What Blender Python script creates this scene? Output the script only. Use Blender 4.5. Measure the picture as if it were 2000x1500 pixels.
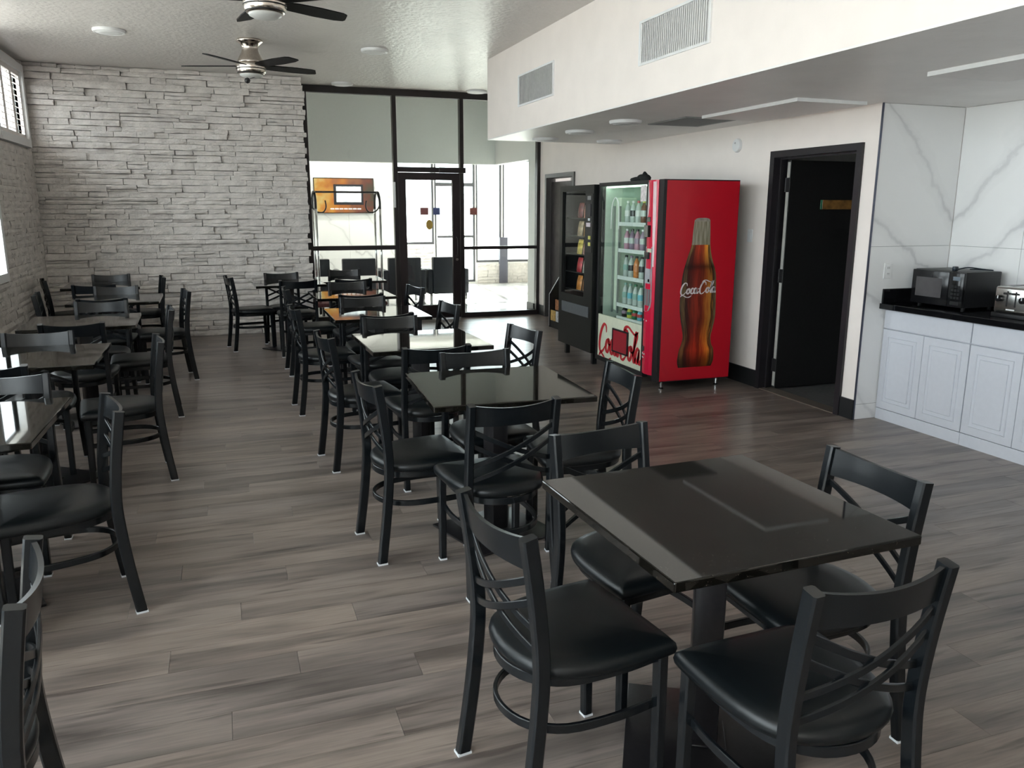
import bpy, bmesh, math, random
from mathutils import Vector, Matrix
R = random.Random(7)
sc = bpy.context.scene
col = sc.collection
for o in list(bpy.data.objects):
    bpy.data.objects.remove(o)

# ------------------------------------------------------------------ camera
TH, PS, RO = .2171, .3422, .0027
fw = Vector((math.sin(PS)*math.cos(TH), math.cos(PS)*math.cos(TH), -math.sin(TH)))
rt0 = Vector((math.cos(PS), -math.sin(PS), 0)); up0 = rt0.cross(fw)
rt = rt0*math.cos(RO)+up0*math.sin(RO); up = up0*math.cos(RO)-rt0*math.sin(RO)
cd = bpy.data.cameras.new('camera'); cam = bpy.data.objects.new('camera', cd); col.objects.link(cam)
M = Matrix((rt, up, -fw)).transposed().to_4x4(); M.translation = (0, 0, 1.6)
cam.matrix_world = M
cd.sensor_width = 36; cd.lens = 1559/2000*36; cd.clip_start = .02; cd.clip_end = 200
sc.camera = cam

# ------------------------------------------------------------------ world, sun, exposure
SKY = 5.0
w = bpy.data.worlds.new('sky'); sc.world = w; w.use_nodes = True
bg = w.node_tree.nodes['Background']; bg.inputs[0].default_value = (.90, .945, 1.0, 1); bg.inputs[1].default_value = SKY
sd = bpy.data.lights.new('sun', 'SUN'); sd.energy = 26; sd.angle = .01; sd.color = (1, .95, .86)
sun = bpy.data.objects.new('sun', sd); col.objects.link(sun)
sun.rotation_euler = Vector((-.10, -.86, -.50)).to_track_quat('-Z', 'Y').to_euler()
sun.location = (6, 24, 8)
vs = sc.view_settings
vs.view_transform = 'Standard'; vs.look = 'None'; vs.exposure = 0.88; vs.gamma = 1; vs.use_curve_mapping = False

# room planes (metres)
W, S, CZ, T, F, ZS, L, SE, N = 4.51, 11.456, 3.188, 10.81, 2.867, 2.354, -1.985, 8.883, 4.764
NB = 5.29            # back of the counter niche
YB = -3.0            # wall behind the camera
def portal(x, y, z, sx, sy, direction):
    d = bpy.data.lights.new('window_daylight', 'AREA'); d.shape = 'RECTANGLE'; d.size = sx; d.size_y = sy
    d.cycles.is_portal = True
    o = bpy.data.objects.new('window_daylight', d); col.objects.link(o); o.location = (x, y, z)
    o.rotation_euler = Vector(direction).to_track_quat('-Z', 'Z' if abs(direction[2]) < .5 else 'Y').to_euler()
LWIN = [(-2.75, -.2, .3, 2.95), (.0, 2.6, .3, 2.95), (3.6, 4.8, .94, 2.1), (6.2, 7.4, .94, 2.1), (8.02, 8.86, .98, 2.1),
        (3.0, 4.3, 2.33, 3.05), (4.5, 5.8, 2.33, 3.05), (6.0, 7.3, 2.33, 3.05), (7.5, 8.8, 2.33, 3.05), (9.36, 10.62, 2.33, 3.05)]   # left wall openings: y0,y1,z0,z1
EWIN = [(3.40, 4.17, .85, 2.62), (4.19, 5.07, .04, 2.62), (5.09, 5.66, .45, 2.62), (5.69, 6.95, .45, 2.62)]                # lobby exterior wall: x0,x1,z0,z1
BWIN = []
for a, b, c, d in LWIN: portal(L-.13, (a+b)/2, (c+d)/2, b-a, d-c, (1, 0, 0))
for a, b, c, d in EWIN: portal((a+b)/2, 16.9, (c+d)/2, b-a, d-c, (0, -1, 0))
for a, b, c, d in BWIN: portal((a+b)/2, YB-.3, (c+d)/2, b-a, d-c, (0, 1, 0))

# ------------------------------------------------------------------ materials
def nt(name):
    m = bpy.data.materials.new(name); m.use_nodes = True
    t = m.node_tree; b = t.nodes['Principled BSDF']
    return m, t, b
def node(t, kind, **k):
    n = t.nodes.new(kind)
    for a, v in k.items():
        if a in n.inputs: n.inputs[a].default_value = v
        else: setattr(n, a, v)
    return n
def pm(name, c, rough=.5, metal=0, spec=.5, var=.06, scale=30, bump=0, bscale=120, bdist=.002, emit=None, coat=0):
    m, t, b = nt(name)
    b.inputs['Roughness'].default_value = rough; b.inputs['Metallic'].default_value = metal
    b.inputs['Specular IOR Level'].default_value = spec; b.inputs['Coat Weight'].default_value = coat
    tc = node(t, 'ShaderNodeTexCoord'); nz = node(t, 'ShaderNodeTexNoise', Scale=scale, Detail=4.0)
    t.links.new(tc.outputs['Object'], nz.inputs['Vector'])
    rp = node(t, 'ShaderNodeValToRGB')
    rp.color_ramp.elements[0].position = .3; rp.color_ramp.elements[1].position = .7
    rp.color_ramp.elements[0].color = tuple(max(0, x*(1-var)) for x in c)+(1,)
    rp.color_ramp.elements[1].color = tuple(min(1, x*(1+var)) for x in c)+(1,)
    t.links.new(nz.outputs['Fac'], rp.inputs[0]); t.links.new(rp.outputs[0], b.inputs['Base Color'])
    if bump:
        n2 = node(t, 'ShaderNodeTexNoise', Scale=bscale, Detail=3.0); t.links.new(tc.outputs['Object'], n2.inputs['Vector'])
        bp = node(t, 'ShaderNodeBump', Strength=bump, Distance=bdist)
        t.links.new(n2.outputs['Fac'], bp.inputs['Height']); t.links.new(bp.outputs[0], b.inputs['Normal'])
    if emit:
        b.inputs['Emission Strength'].default_value = emit; t.links.new(rp.outputs[0], b.inputs['Emission Color'])
    return m
def glass_mat(name, tint=(.95, .98, .97), rough=0.0):
    m = bpy.data.materials.new(name); m.use_nodes = True; t = m.node_tree; t.nodes.clear()
    out = node(t, 'ShaderNodeOutputMaterial'); mx = node(t, 'ShaderNodeMixShader')
    tr = node(t, 'ShaderNodeBsdfTransparent'); tr.inputs[0].default_value = tint+(1,)
    gl = node(t, 'ShaderNodeBsdfGlossy', Roughness=rough); fr = node(t, 'ShaderNodeFresnel', IOR=1.45)
    gm = node(t, 'ShaderNodeNewGeometry'); iv = node(t, 'ShaderNodeMath', operation='SUBTRACT'); iv.inputs[0].default_value = 1; t.links.new(gm.outputs['Backfacing'], iv.inputs[1])
    ml = node(t, 'ShaderNodeMath', operation='MULTIPLY'); t.links.new(fr.outputs[0], ml.inputs[0]); t.links.new(iv.outputs[0], ml.inputs[1])
    t.links.new(ml.outputs[0], mx.inputs[0]); t.links.new(tr.outputs[0], mx.inputs[1]); t.links.new(gl.outputs[0], mx.inputs[2])
    t.links.new(mx.outputs[0], out.inputs[0]); return m

def wood_floor():
    m, t, b = nt('grey_plank')
    b.inputs['Roughness'].default_value = .29; b.inputs['Specular IOR Level'].default_value = .42
    g = node(t, 'ShaderNodeNewGeometry'); oi = node(t, 'ShaderNodeObjectInfo')
    ad = node(t, 'ShaderNodeMath', operation='ADD'); t.links.new(g.outputs['Random Per Island'], ad.inputs[0]); t.links.new(oi.outputs['Random'], ad.inputs[1])
    fr = node(t, 'ShaderNodeMath', operation='FRACT'); t.links.new(ad.outputs[0], fr.inputs[0])
    mu = node(t, 'ShaderNodeMath', operation='MULTIPLY'); mu.inputs[1].default_value = 40; t.links.new(fr.outputs[0], mu.inputs[0])
    cx = node(t, 'ShaderNodeCombineXYZ'); t.links.new(mu.outputs[0], cx.inputs[0]); t.links.new(mu.outputs[0], cx.inputs[2])
    va = node(t, 'ShaderNodeVectorMath', operation='ADD'); t.links.new(g.outputs['Position'], va.inputs[0]); t.links.new(cx.outputs[0], va.inputs[1])
    def noise(sx, sy, scale, det, dist=0):
        mp = node(t, 'ShaderNodeVectorMath', operation='MULTIPLY'); mp.inputs[1].default_value = (sx, sy, 1); t.links.new(va.outputs[0], mp.inputs[0])
        n = node(t, 'ShaderNodeTexNoise', Scale=scale, Detail=det, Distortion=dist); t.links.new(mp.outputs[0], n.inputs['Vector']); return n
    n1 = noise(1.1, 9, 1.0, 4, .5); n2 = noise(4, 70, 1.6, 6, .2); n3 = noise(1.7, 22, 1.3, 4, .4)
    r1 = node(t, 'ShaderNodeValToRGB'); e = r1.color_ramp.elements
    e[0].position = .32; e[0].color = (.112, .094, .085, 1); e[1].position = .60; e[1].color = (.250, .209, .187, 1)
    t.links.new(n1.outputs['Fac'], r1.inputs[0])
    r2 = node(t, 'ShaderNodeValToRGB'); e = r2.color_ramp.elements
    e[0].position = .3; e[0].color = (.80, .79, .79, 1); e[1].position = .6; e[1].color = (1.03, 1.02, 1.0, 1)
    t.links.new(n2.outputs['Fac'], r2.inputs[0])
    mx = node(t, 'ShaderNodeMix', data_type='RGBA', blend_type='MULTIPLY'); mx.inputs[0].default_value = 1
    t.links.new(r1.outputs[0], mx.inputs[6]); t.links.new(r2.outputs[0], mx.inputs[7])
    r3 = node(t, 'ShaderNodeValToRGB'); e = r3.color_ramp.elements
    e[0].position = 0; e[0].color = (.88, .89, .91, 1); e[1].position = 1; e[1].color = (1.09, 1.07, 1.04, 1)
    t.links.new(fr.outputs[0], r3.inputs[0])
    m2 = node(t, 'ShaderNodeMix', data_type='RGBA', blend_type='MULTIPLY'); m2.inputs[0].default_value = 1
    t.links.new(mx.outputs[2], m2.inputs[6]); t.links.new(r3.outputs[0], m2.inputs[7])
    r4 = node(t, 'ShaderNodeValToRGB'); e = r4.color_ramp.elements
    e[0].position = .30; e[0].color = (.52, .50, .50, 1); e[1].position = .43; e[1].color = (1, 1, 1, 1); t.links.new(n3.outputs['Fac'], r4.inputs[0])
    m3 = node(t, 'ShaderNodeMix', data_type='RGBA', blend_type='MULTIPLY'); m3.inputs[0].default_value = 1
    t.links.new(m2.outputs[2], m3.inputs[6]); t.links.new(r4.outputs[0], m3.inputs[7]); t.links.new(m3.outputs[2], b.inputs['Base Color'])
    bp = node(t, 'ShaderNodeBump', Strength=.12, Distance=.001); t.links.new(n2.outputs['Fac'], bp.inputs['Height']); t.links.new(bp.outputs[0], b.inputs['Normal'])
    return m
def marble():
    m, t, b = nt('white_marble')
    b.inputs['Roughness'].default_value = .12
    g = node(t, 'ShaderNodeNewGeometry')
    nz = node(t, 'ShaderNodeTexNoise', Scale=1.3, Detail=6.0, Distortion=.6); t.links.new(g.outputs['Position'], nz.inputs['Vector'])
    mp = node(t, 'ShaderNodeVectorMath', operation='MULTIPLY_ADD'); mp.inputs[1].default_value = (.55, .55, .55)
    t.links.new(nz.outputs['Color'], mp.inputs[0]); t.links.new(g.outputs['Position'], mp.inputs[2])
    wv = node(t, 'ShaderNodeTexWave', Scale=.85, Distortion=3.5, Detail=5.0); wv.bands_direction = 'DIAGONAL'
    t.links.new(mp.outputs[0], wv.inputs['Vector'])
    r = node(t, 'ShaderNodeValToRGB'); e = r.color_ramp.elements
    e[0].position = 0; e[0].color = (.52, .52, .53, 1); e[1].position = .012; e[1].color = (.74, .74, .745, 1)
    k = e.new(.05); k.color = (.82, .82, .82, 1)
    k = e.new(.3); k.color = (.86, .86, .86, 1)
    t.links.new(wv.outputs['Fac'], r.inputs[0])
    n2 = node(t, 'ShaderNodeTexNoise', Scale=2.2, Detail=3.0); t.links.new(g.outputs['Position'], n2.inputs['Vector'])
    r2 = node(t, 'ShaderNodeValToRGB'); e = r2.color_ramp.elements
    e[0].position = .35; e[0].color = (.78, .78, .78, 1); e[1].position = .6; e[1].color = (1, 1, 1, 1); t.links.new(n2.outputs['Fac'], r2.inputs[0])
    mx = node(t, 'ShaderNodeMix', data_type='RGBA', blend_type='LIGHTEN'); mx.inputs[0].default_value = .75
    n3 = node(t, 'ShaderNodeRGB'); n3.outputs[0].default_value = (.84, .84, .84, 1)
    t.links.new(r.outputs[0], mx.inputs[6])
    # veins fade where the second noise is light
    t.links.new(n2.outputs['Fac'], mx.inputs[0]); t.links.new(n3.outputs[0], mx.inputs[7])
    t.links.new(mx.outputs[2], b.inputs['Base Color']); return m
def granite():
    m, t, b = nt('black_granite')
    b.inputs['Roughness'].default_value = .035; b.inputs['Specular IOR Level'].default_value = .45
    g = node(t, 'ShaderNodeNewGeometry')
    v = node(t, 'ShaderNodeTexVoronoi', Scale=190.0); t.links.new(g.outputs['Position'], v.inputs['Vector'])
    r = node(t, 'ShaderNodeValToRGB'); e = r.color_ramp.elements
    e[0].position = .07; e[0].color = (.30, .26, .20, 1); e[1].position = .15; e[1].color = (.005, .0045, .0035, 1)
    t.links.new(v.outputs['Distance'], r.inputs[0])
    n = node(t, 'ShaderNodeTexNoise', Scale=60.0, Detail=3.0); t.links.new(g.outputs['Position'], n.inputs['Vector'])
    r2 = node(t, 'ShaderNodeValToRGB'); r2.color_ramp.elements[0].position = .5; r2.color_ramp.elements[1].position = .62; t.links.new(n.outputs['Fac'], r2.inputs[0])
    base = node(t, 'ShaderNodeRGB'); base.outputs[0].default_value = (.005, .0045, .0035, 1)
    mx = node(t, 'ShaderNodeMix', data_type='RGBA'); t.links.new(r2.outputs[0], mx.inputs[0]); t.links.new(base.outputs[0], mx.inputs[6]); t.links.new(r.outputs[0], mx.inputs[7])
    t.links.new(mx.outputs[2], b.inputs['Base Color']); return m
def ceiling_mat():
    m = pm('ceiling_paint', (.66, .625, .60), .33, var=.03, scale=3, bump=.7, bscale=22, bdist=.012, spec=.5)
    return m

FLOOR = wood_floor(); MARBLE = marble(); GRAN = granite(); CEIL = ceiling_mat()
SOFFIT = pm('soffit_paint', (.86, .83, .81), .4, var=.03, scale=4, bump=.35, bscale=14, bdist=.01)
WALL = pm('white_wall_paint', (.90, .825, .775), .6, var=.02, scale=5, bump=.15, bscale=90)
STONE = pm('painted_stone', (.68, .635, .60), .75, var=.14, scale=9, bump=.9, bscale=38, bdist=.010)
BLACKP = pm('black_paint', (.014, .013, .014), .4, bump=.1)
BASEB = pm('black_baseboard', (.012, .013, .014), .45)
METAL = pm('black_powder_coat', (.005, .0065, .008), .27, spec=.42, var=.15, scale=200, bump=.05, bscale=600)
VINYL = pm('black_vinyl', (.003, .0045, .0055), .36, spec=.36, var=.1, bump=.12, bscale=500, bdist=.0006)
GLIDE = pm('pale_glide', (.62, .64, .66), .5)
IRON = pm('black_cast_iron', (.010, .009, .010), .30, spec=.35, var=.2, scale=60, bump=.08)
FRAME = pm('dark_bronze_frame', (.022, .017, .018), .35, metal=.3)
GLASS = glass_mat('clear_glass')
WHITE = pm('white_plastic', (.82, .82, .82), .4, var=.02)
WHITEP = pm('white_cabinet_paint', (.60, .615, .67), .38, var=.02, bump=.04)
NICKEL = pm('brushed_nickel', (.62, .56, .50), .22, metal=1, var=.1, scale=80)
BLADE = pm('dark_walnut_blade', (.006, .006, .0065), .5, spec=.15, var=.3, scale=12)
CHROME = pm('chrome', (.85, .86, .88), .08, metal=1, var=.02)
SEAM = pm('grey_seam', (.30, .30, .31), .7)

# ------------------------------------------------------------------ geometry helpers
def join(*parts):
    V, Fc = [], []
    for v, f in parts:
        n = len(V); V += [tuple(p) for p in v]; Fc += [tuple(i+n for i in q) for q in f]
    return V, Fc
def box(x0, x1, y0, y1, z0, z1):
    v = [(x, y, z) for x in (x0, x1) for y in (y0, y1) for z in (z0, z1)]
    return v, [(0, 1, 3, 2), (4, 6, 7, 5), (0, 4, 5, 1), (2, 3, 7, 6), (0, 2, 6, 4), (1, 5, 7, 3)]
def bbox(x0, x1, y0, y1, z0, z1, b=.005, seg=2):
    bm = bmesh.new(); v, f = box(min(x0, x1), max(x0, x1), min(y0, y1), max(y0, y1), min(z0, z1), max(z0, z1))
    vs_ = [bm.verts.new(p) for p in v]
    for q in f: bm.faces.new([vs_[i] for i in q])
    bmesh.ops.bevel(bm, geom=bm.edges[:], offset=b, segments=seg, affect='EDGES', profile=.5)
    bm.verts.index_update()
    out = [tuple(x.co) for x in bm.verts], [tuple(x.index for x in q.verts) for q in bm.faces]
    bm.free(); return out
def prism(poly, axis, a, b):
    """poly 2D extruded along axis ('x': (y,z), 'y': (x,z), 'z': (x,y))"""
    def P(p, h):
        return {'x': (h, p[0], p[1]), 'y': (p[0], h, p[1]), 'z': (p[0], p[1], h)}[axis]
    n = len(poly)
    v = [P(p, a) for p in poly]+[P(p, b) for p in poly]
    f = [tuple(range(n))[::-1], tuple(range(n, 2*n))]+[(i, (i+1) % n, n+(i+1) % n, n+i) for i in range(n)]
    return v, f
def lathe(prof, n=24, c=(0, 0, 0)):
    v = []; f = []
    for r, z in prof:
        for i in range(n):
            a = 2*math.pi*i/n; v.append((c[0]+r*math.cos(a), c[1]+r*math.sin(a), c[2]+z))
    for k in range(len(prof)-1):
        for i in range(n):
            j = (i+1) % n; f.append((k*n+i, k*n+j, (k+1)*n+j, (k+1)*n+i))
    f.append(tuple(range(n))[::-1]); f.append(tuple(range((len(prof)-1)*n, len(prof)*n)))
    return v, f
def lathe_x(prof, n=24):
    v, f = lathe(prof, n); return [(p[2], p[0], p[1]) for p in v], f
def cyl_between(p, q, r, n=12, r2=None):
    p, q = Vector(p), Vector(q); return sweep([p, q], [(math.cos(2*math.pi*i/n), math.sin(2*math.pi*i/n)) for i in range(n)], [r, r if r2 is None else r2])
def sweep(path, sect, scale=1.0, hint=None, closed=False):
    path = [Vector(p) for p in path]; m = len(path); n = len(sect); v = []; f = []
    sc_ = scale if isinstance(scale, (list, tuple)) else [scale]*m
    prev = None
    for i, p in enumerate(path):
        if closed: tg = path[(i+1) % m]-path[i-1]
        else: tg = path[min(i+1, m-1)]-path[max(i-1, 0)]
        tg.normalize()
        h = Vector(hint) if hint else (prev if prev else (Vector((0, 0, 1)) if abs(tg.z) < .9 else Vector((1, 0, 0))))
        a = (h-tg*h.dot(tg)).normalized(); b = tg.cross(a)
        if not hint: prev = a
        for s in sect: v.append(p+a*s[0]*sc_[i]+b*s[1]*sc_[i])
    rng = m if closed else m-1
    for i in range(rng):
        for k in range(n):
            k2 = (k+1) % n; i2 = (i+1) % m
            f.append((i*n+k, i*n+k2, i2*n+k2, i2*n+k))
    if not closed: f += [tuple(range(n))[::-1], tuple(range((m-1)*n, m*n))]
    return v, f
def rect(w_, h_, b=0):
    w_, h_ = w_/2, h_/2
    if not b: return [(-h_, -w_), (-h_, w_), (h_, w_), (h_, -w_)]
    return [(-h_, -w_+b), (-h_, w_-b), (-h_+b, w_), (h_-b, w_), (h_, w_-b), (h_, -w_+b), (h_-b, -w_), (-h_+b, -w_)]
def circ(r, n=10): return [(r*math.cos(2*math.pi*i/n), r*math.sin(2*math.pi*i/n)) for i in range(n)]
def crom(P, n=8, closed=False):
    P = [Vector(p) for p in P]; out = []; m = len(P)
    for i in range(m if closed else m-1):
        if closed: a, b, c, d = P[i-1], P[i], P[(i+1) % m], P[(i+2) % m]
        else: a, b, c, d = P[max(i-1, 0)], P[i], P[i+1], P[min(i+2, m-1)]
        for k in range(n):
            t = k/n
            out.append(.5*((2*b)+(c-a)*t+(2*a-5*b+4*c-d)*t*t+(3*b-a-3*c+d)*t**3))
    if not closed: out.append(P[-1])
    return out
def mk(name, vf, mat_, parent=None, smooth=False, loc=None, rot=None):
    me = bpy.data.meshes.new(name); me.from_pydata([tuple(p) for p in vf[0]], [], vf[1])
    bm = bmesh.new(); bm.from_mesh(me); bmesh.ops.recalc_face_normals(bm, faces=bm.faces[:]); bm.to_mesh(me); bm.free()
    me.materials.append(mat_)
    if smooth:
        me.polygons.foreach_set('use_smooth', [True]*len(me.polygons))
        if smooth != 'all':
            try: me.set_sharp_from_angle(angle=math.radians(38))
            except Exception: pass
    me.update()
    o = bpy.data.objects.new(name, me); col.objects.link(o)
    if parent: o.parent = parent
    if loc: o.location = loc
    if rot: o.rotation_euler = rot
    return o
def tag(o, label, cat, group=None):
    o['label'] = label; o['category'] = cat
    if group: o['group'] = group
    return o
def thing(name, label, cat, loc=(0, 0, 0), rz=0, group=None):
    o = bpy.data.objects.new(name, None); col.objects.link(o); o.empty_display_size = .1
    o.location = loc; o.rotation_euler = (0, 0, rz)
    return tag(o, label, cat, group)
def struct(name, vf, mat_, parent=None, label=None):
    o = mk(name, vf, mat_, parent)
    if not parent: o['kind'] = 'structure'
    if label: o['label'] = label
    return o
def copy_tree(o, parent=None):
    c = o.copy(); col.objects.link(c); c.parent = parent
    for ch in list(o.children): copy_tree(ch, c)
    return c
def wall_holes(axis, pos0, pos1, a0, a1, z0, z1, holes):
    """solid wall slab pos0..pos1 thick, along the other axis a0..a1, with rectangular holes (a,b,c,d)"""
    As = sorted(set([a0, a1]+[h[0] for h in holes]+[h[1] for h in holes])); Zs = sorted(set([z0, z1]+[h[2] for h in holes]+[h[3] for h in holes]))
    As = [a for a in As if a0 <= a <= a1]; Zs = [z for z in Zs if z0 <= z <= z1]
    out = []
    for i in range(len(As)-1):
        run = None
        for k in range(len(Zs)-1):
            ca, cz = (As[i]+As[i+1])/2, (Zs[k]+Zs[k+1])/2
            solid = not any(h[0] < ca < h[1] and h[2] < cz < h[3] for h in holes)
            if solid and run is None: run = Zs[k]
            if (not solid) and run is not None: out.append((As[i], As[i+1], run, Zs[k])); run = None
        if run is not None: out.append((As[i], As[i+1], run, Zs[-1]))
    bs = [box(pos0, pos1, a, b, c, d) if axis == 'x' else box(a, b, pos0, pos1, c, d) for a, b, c, d in out]
    return join(*bs)

# ================================================================== STRUCTURE
# floor with separate planks
fl = struct('floor', box(L-.1, NB+.1, YB, S+.03, -.12, -.0075), SEAM)
PW, PL = .152, 1.22
full = None; planks = []
row = 0; y = YB
while y < S-.01:
    y1 = min(y+PW, S); off = (row*0.467+R.random()*.25) % PL; x = L-off; row += 1
    while x < NB:
        xa, xb = max(x, L), min(x+PL, NB)
        if y > N: xb = min(xb, W+.02)
        if xb-xa > .02: planks.append((xa, xb, y, y1))
        x += PL
    y += PW
def vis(p):
    c = Vector(((p[0]+p[1])/2, (p[2]+p[3])/2, 0))-Vector((0, 0, 1.6)); z = c.dot(fw)
    if z < .8: return 0
    u, v = 1000+1559*c.dot(rt)/z, 750-1559*c.dot(up)/z
    if not (-350 < u < 2350 and v < 1800): return 0
    return (p[1]-p[0])*(p[3]-p[2])/z**3
planks.sort(key=vis, reverse=True)
pv, pf = bbox(-.5, .5, -.5, .5, -.0085, 0, .0008, 1)
g = .0006
pm0 = None
for (xa, xb, ya, yb) in planks[:300]:
    sx, sy = xb-xa-g*2, yb-ya-g*2
    if pm0 is None:
        vv, ff = box(-.5, .5, -.5, .5, -.0075, 0); pm0 = mk('plank', (vv, ff), FLOOR, fl); o = pm0
    else:
        o = pm0.copy(); col.objects.link(o); o.parent = fl
    o.location = ((xa+xb)/2, (ya+yb)/2, 0); o.scale = (sx, sy, 1)
rest = mk('plank_remainder', join(*[box(a+g, b-g, c+g, d-g, -.0075, 0) for a, b, c, d in planks[300:]]), FLOOR, fl); rest['kind'] = 'stuff'

# ceiling
struct('ceiling', box(L-.1, NB+.1, YB, S+.1, CZ, CZ+.1), CEIL)
# soffit (dropped bulkhead over the counter side)
struct('wall_bulkhead', box(F, F+.05, YB, SE, ZS, CZ), WALL)
struct('wall_bulkhead_end', box(F+.05, W, SE-.05, SE, ZS, CZ), WALL)
struct('ceiling_bulkhead', box(F, NB+.1, YB, SE, ZS-.012, ZS), SOFFIT)
# left wall
lw = struct('wall_left', wall_holes('x', L-.10, L-.055, YB, T+.3, 0, CZ, LWIN), WALL)
# back wall behind the camera
struct('wall_back', wall_holes('y', YB-.2, YB, L-.3, NB+.2, 0, CZ, BWIN), WALL)
# right wall with two doors
D1 = (4.96, 5.93, 0, 2.03); D2 = (10.20, 11.14, 0, 2.03)
struct('wall_right', wall_holes('x', W, W+.12, N+.012, S+.0, 0, CZ, [D1, D2]), WALL)
struct('wall_niche_side', box(W+.12, NB+.1, N+.012, N+.12, 0, ZS), WALL)
struct('wall_niche_back', box(NB+.012, NB+.12, YB, N+.012, 0, ZS), WALL)
# far wall (stone carrier)
fwl = struct('wall_far', box(L-.25, 1.0, T+.055, T+.25, 0, CZ), pm('stone_mortar', (.42, .41, .40), .9))
struct('wall_far_return', box(.9, 1.0, T+.25, S+.05, 0, CZ), WALL)
# ledge stones
def stone_vf(l, h, d, r):
    nx = max(2, min(5, int(l/.09))); v = []; f = []
    def edge(z):
        return z
    for k, z in enumerate((0, h*.5, h)):
        for i in range(nx+1):
            jz = r.uniform(-.004, .004) if k != 1 else 0
            jx = r.uniform(-.006, .006) if i in (0, nx) else r.uniform(-.015, .015)
            dd = d+r.uniform(-.006, .006)-(.006 if k != 1 else 0)-(.006 if i in (0, nx) else 0)
            v.append((l*i/nx+jx, -dd, z+jz))
    n = nx+1
    for k in range(2):
        for i in range(nx): f.append((k*n+i, k*n+i+1, (k+1)*n+i+1, (k+1)*n+i))
    m = len(v)
    v += [(0, .05, 0), (l, .05, 0), (l, .05, h), (0, .05, h)]
    f.append((m, m+1)+tuple(range(n-1, -1, -1)))
    f.append(tuple(range(2*n, 3*n))+(m+2, m+3))
    f.append((m, 0, n, 2*n, m+3)); f.append((n-1, m+1, m+2, 3*n-1, 2*n-1))
    return v, f
stones = []
z = 0
while z < CZ-.005:
    h = R.choice((.055, .064, .072, .082, .092)); h = min(h, CZ-z)
    if CZ-z-h < .035: h = CZ-z
    x = L-.05+R.uniform(-.3, 0)
    xe = 1.06+R.uniform(-.025, .03)
    while x < xe-.02:
        l = R.choice((.18, .24, .30, .36, .44, .52, .60))*R.uniform(.85, 1.15)
        xa, xb = max(x, L-.05), min(x+l, xe)
        if xe-xb < .10: xb = xe
        if xb-xa > .03:
            if h > .078 and R.random() < .25:
                hh = h*R.uniform(.4, .6)
                stones.append((xa, xb, z, hh)); stones.append((xa, xb, z+hh, h-hh))
            else: stones.append((xa, xb, z, h))
        x = max(xb, x+l) if xb < xe else xe
    z += h
stones.sort(key=lambda s: (s[1]-s[0])*s[3], reverse=True)
big, small = stones[:300], stones[300:]
for xa, xb, z, h in big:
    vf = stone_vf(xb-xa-.006, h-.005, R.choice((.0, .010, .020, .034, .050))+.008, R)
    mk('stone', vf, STONE, fwl, loc=(xa, T+.012, z))
def shifted(vf, dx, dy, dz): return [(p[0]+dx, p[1]+dy, p[2]+dz) for p in vf[0]], vf[1]
if small:
    o = mk('stone_remainder', join(*[shifted(stone_vf(b-a-.006, h-.005, R.choice((.0, .010, .020, .034, .050))+.008, R), a, T+.012, z) for a, b, z, h in small]), STONE, fwl); o['kind'] = 'stuff'
# stone facing of the left wall: seen edge on, pieces merge
ls = []
z = 0
while z < CZ-.005:
    h = R.choice((.055, .065, .075, .085)); h = min(h, CZ-z); y = YB
    while y < T:
        l = R.uniform(.2, .6); yb = min(y+l, T)
        segs = [(y, yb)]
        for a, b, c, d in LWIN:
            if z+h > c-.10 and z < d+.10:
                ns = []
                for p, q in segs:
                    if q <= a-.09 or p >= b+.09: ns.append((p, q))
                    else:
                        if p < a-.09: ns.append((p, a-.09))
                        if q > b+.09: ns.append((b+.09, q))
                segs = ns
        for p, q in segs:
            if q-p > .03:
                v_, f_ = stone_vf(q-p-.001, h-.001, R.choice((.0, .0015, .003))+.008, R)
                # local x -> y, local -y (front) -> +x
                ls.append(([(L-.012-b-.0, p+a, z+c) for a, b, c in v_], f_))
        y += l
    z += h
o = mk('stone_facing', join(*ls), STONE, lw); o['kind'] = 'stuff'

# niche marble: large tiles
def tiles(parent, lst):
    for vf in lst: mk('marble_tile', vf, MARBLE, parent)
nm = struct('wall_marble_side', box(W+.004, NB, N+.010, N+.012, 0, ZS-.012), SEAM)
tiles(nm, [bbox(W+.004, NB-.001, N, N+.010, a, b, .0012, 1) for a, b in ((0, .118), (.12, 1.325), (1.327, ZS-.014))])
nb = struct('wall_marble_back', box(NB+.010, NB+.012, YB, N, 0, ZS-.012), SEAM)
tl = []
yy = N
while yy > 1.0:
    for a, b in ((.12, 1.325), (1.327, ZS-.014)): tl.append(bbox(NB, NB+.010, yy-.598, yy-.001, a, b, .0012, 1))
    yy -= .6
tiles(nb, tl)
struct('trim_1', box(W-.004, W+.006, N-.006, N+.006, 0, ZS-.012), pm('steel_edge', (.12, .13, .17), .3, metal=.8))
# baseboards
bb = lambda a, b: box(W-.014, W, a, b, 0, .155)
struct('baseboard_right', join(bb(N, D1[0]-.055), bb(D1[1]+.055, D2[0]-.055), bb(D2[1]+.055, S-.05)), BASEB)

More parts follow.
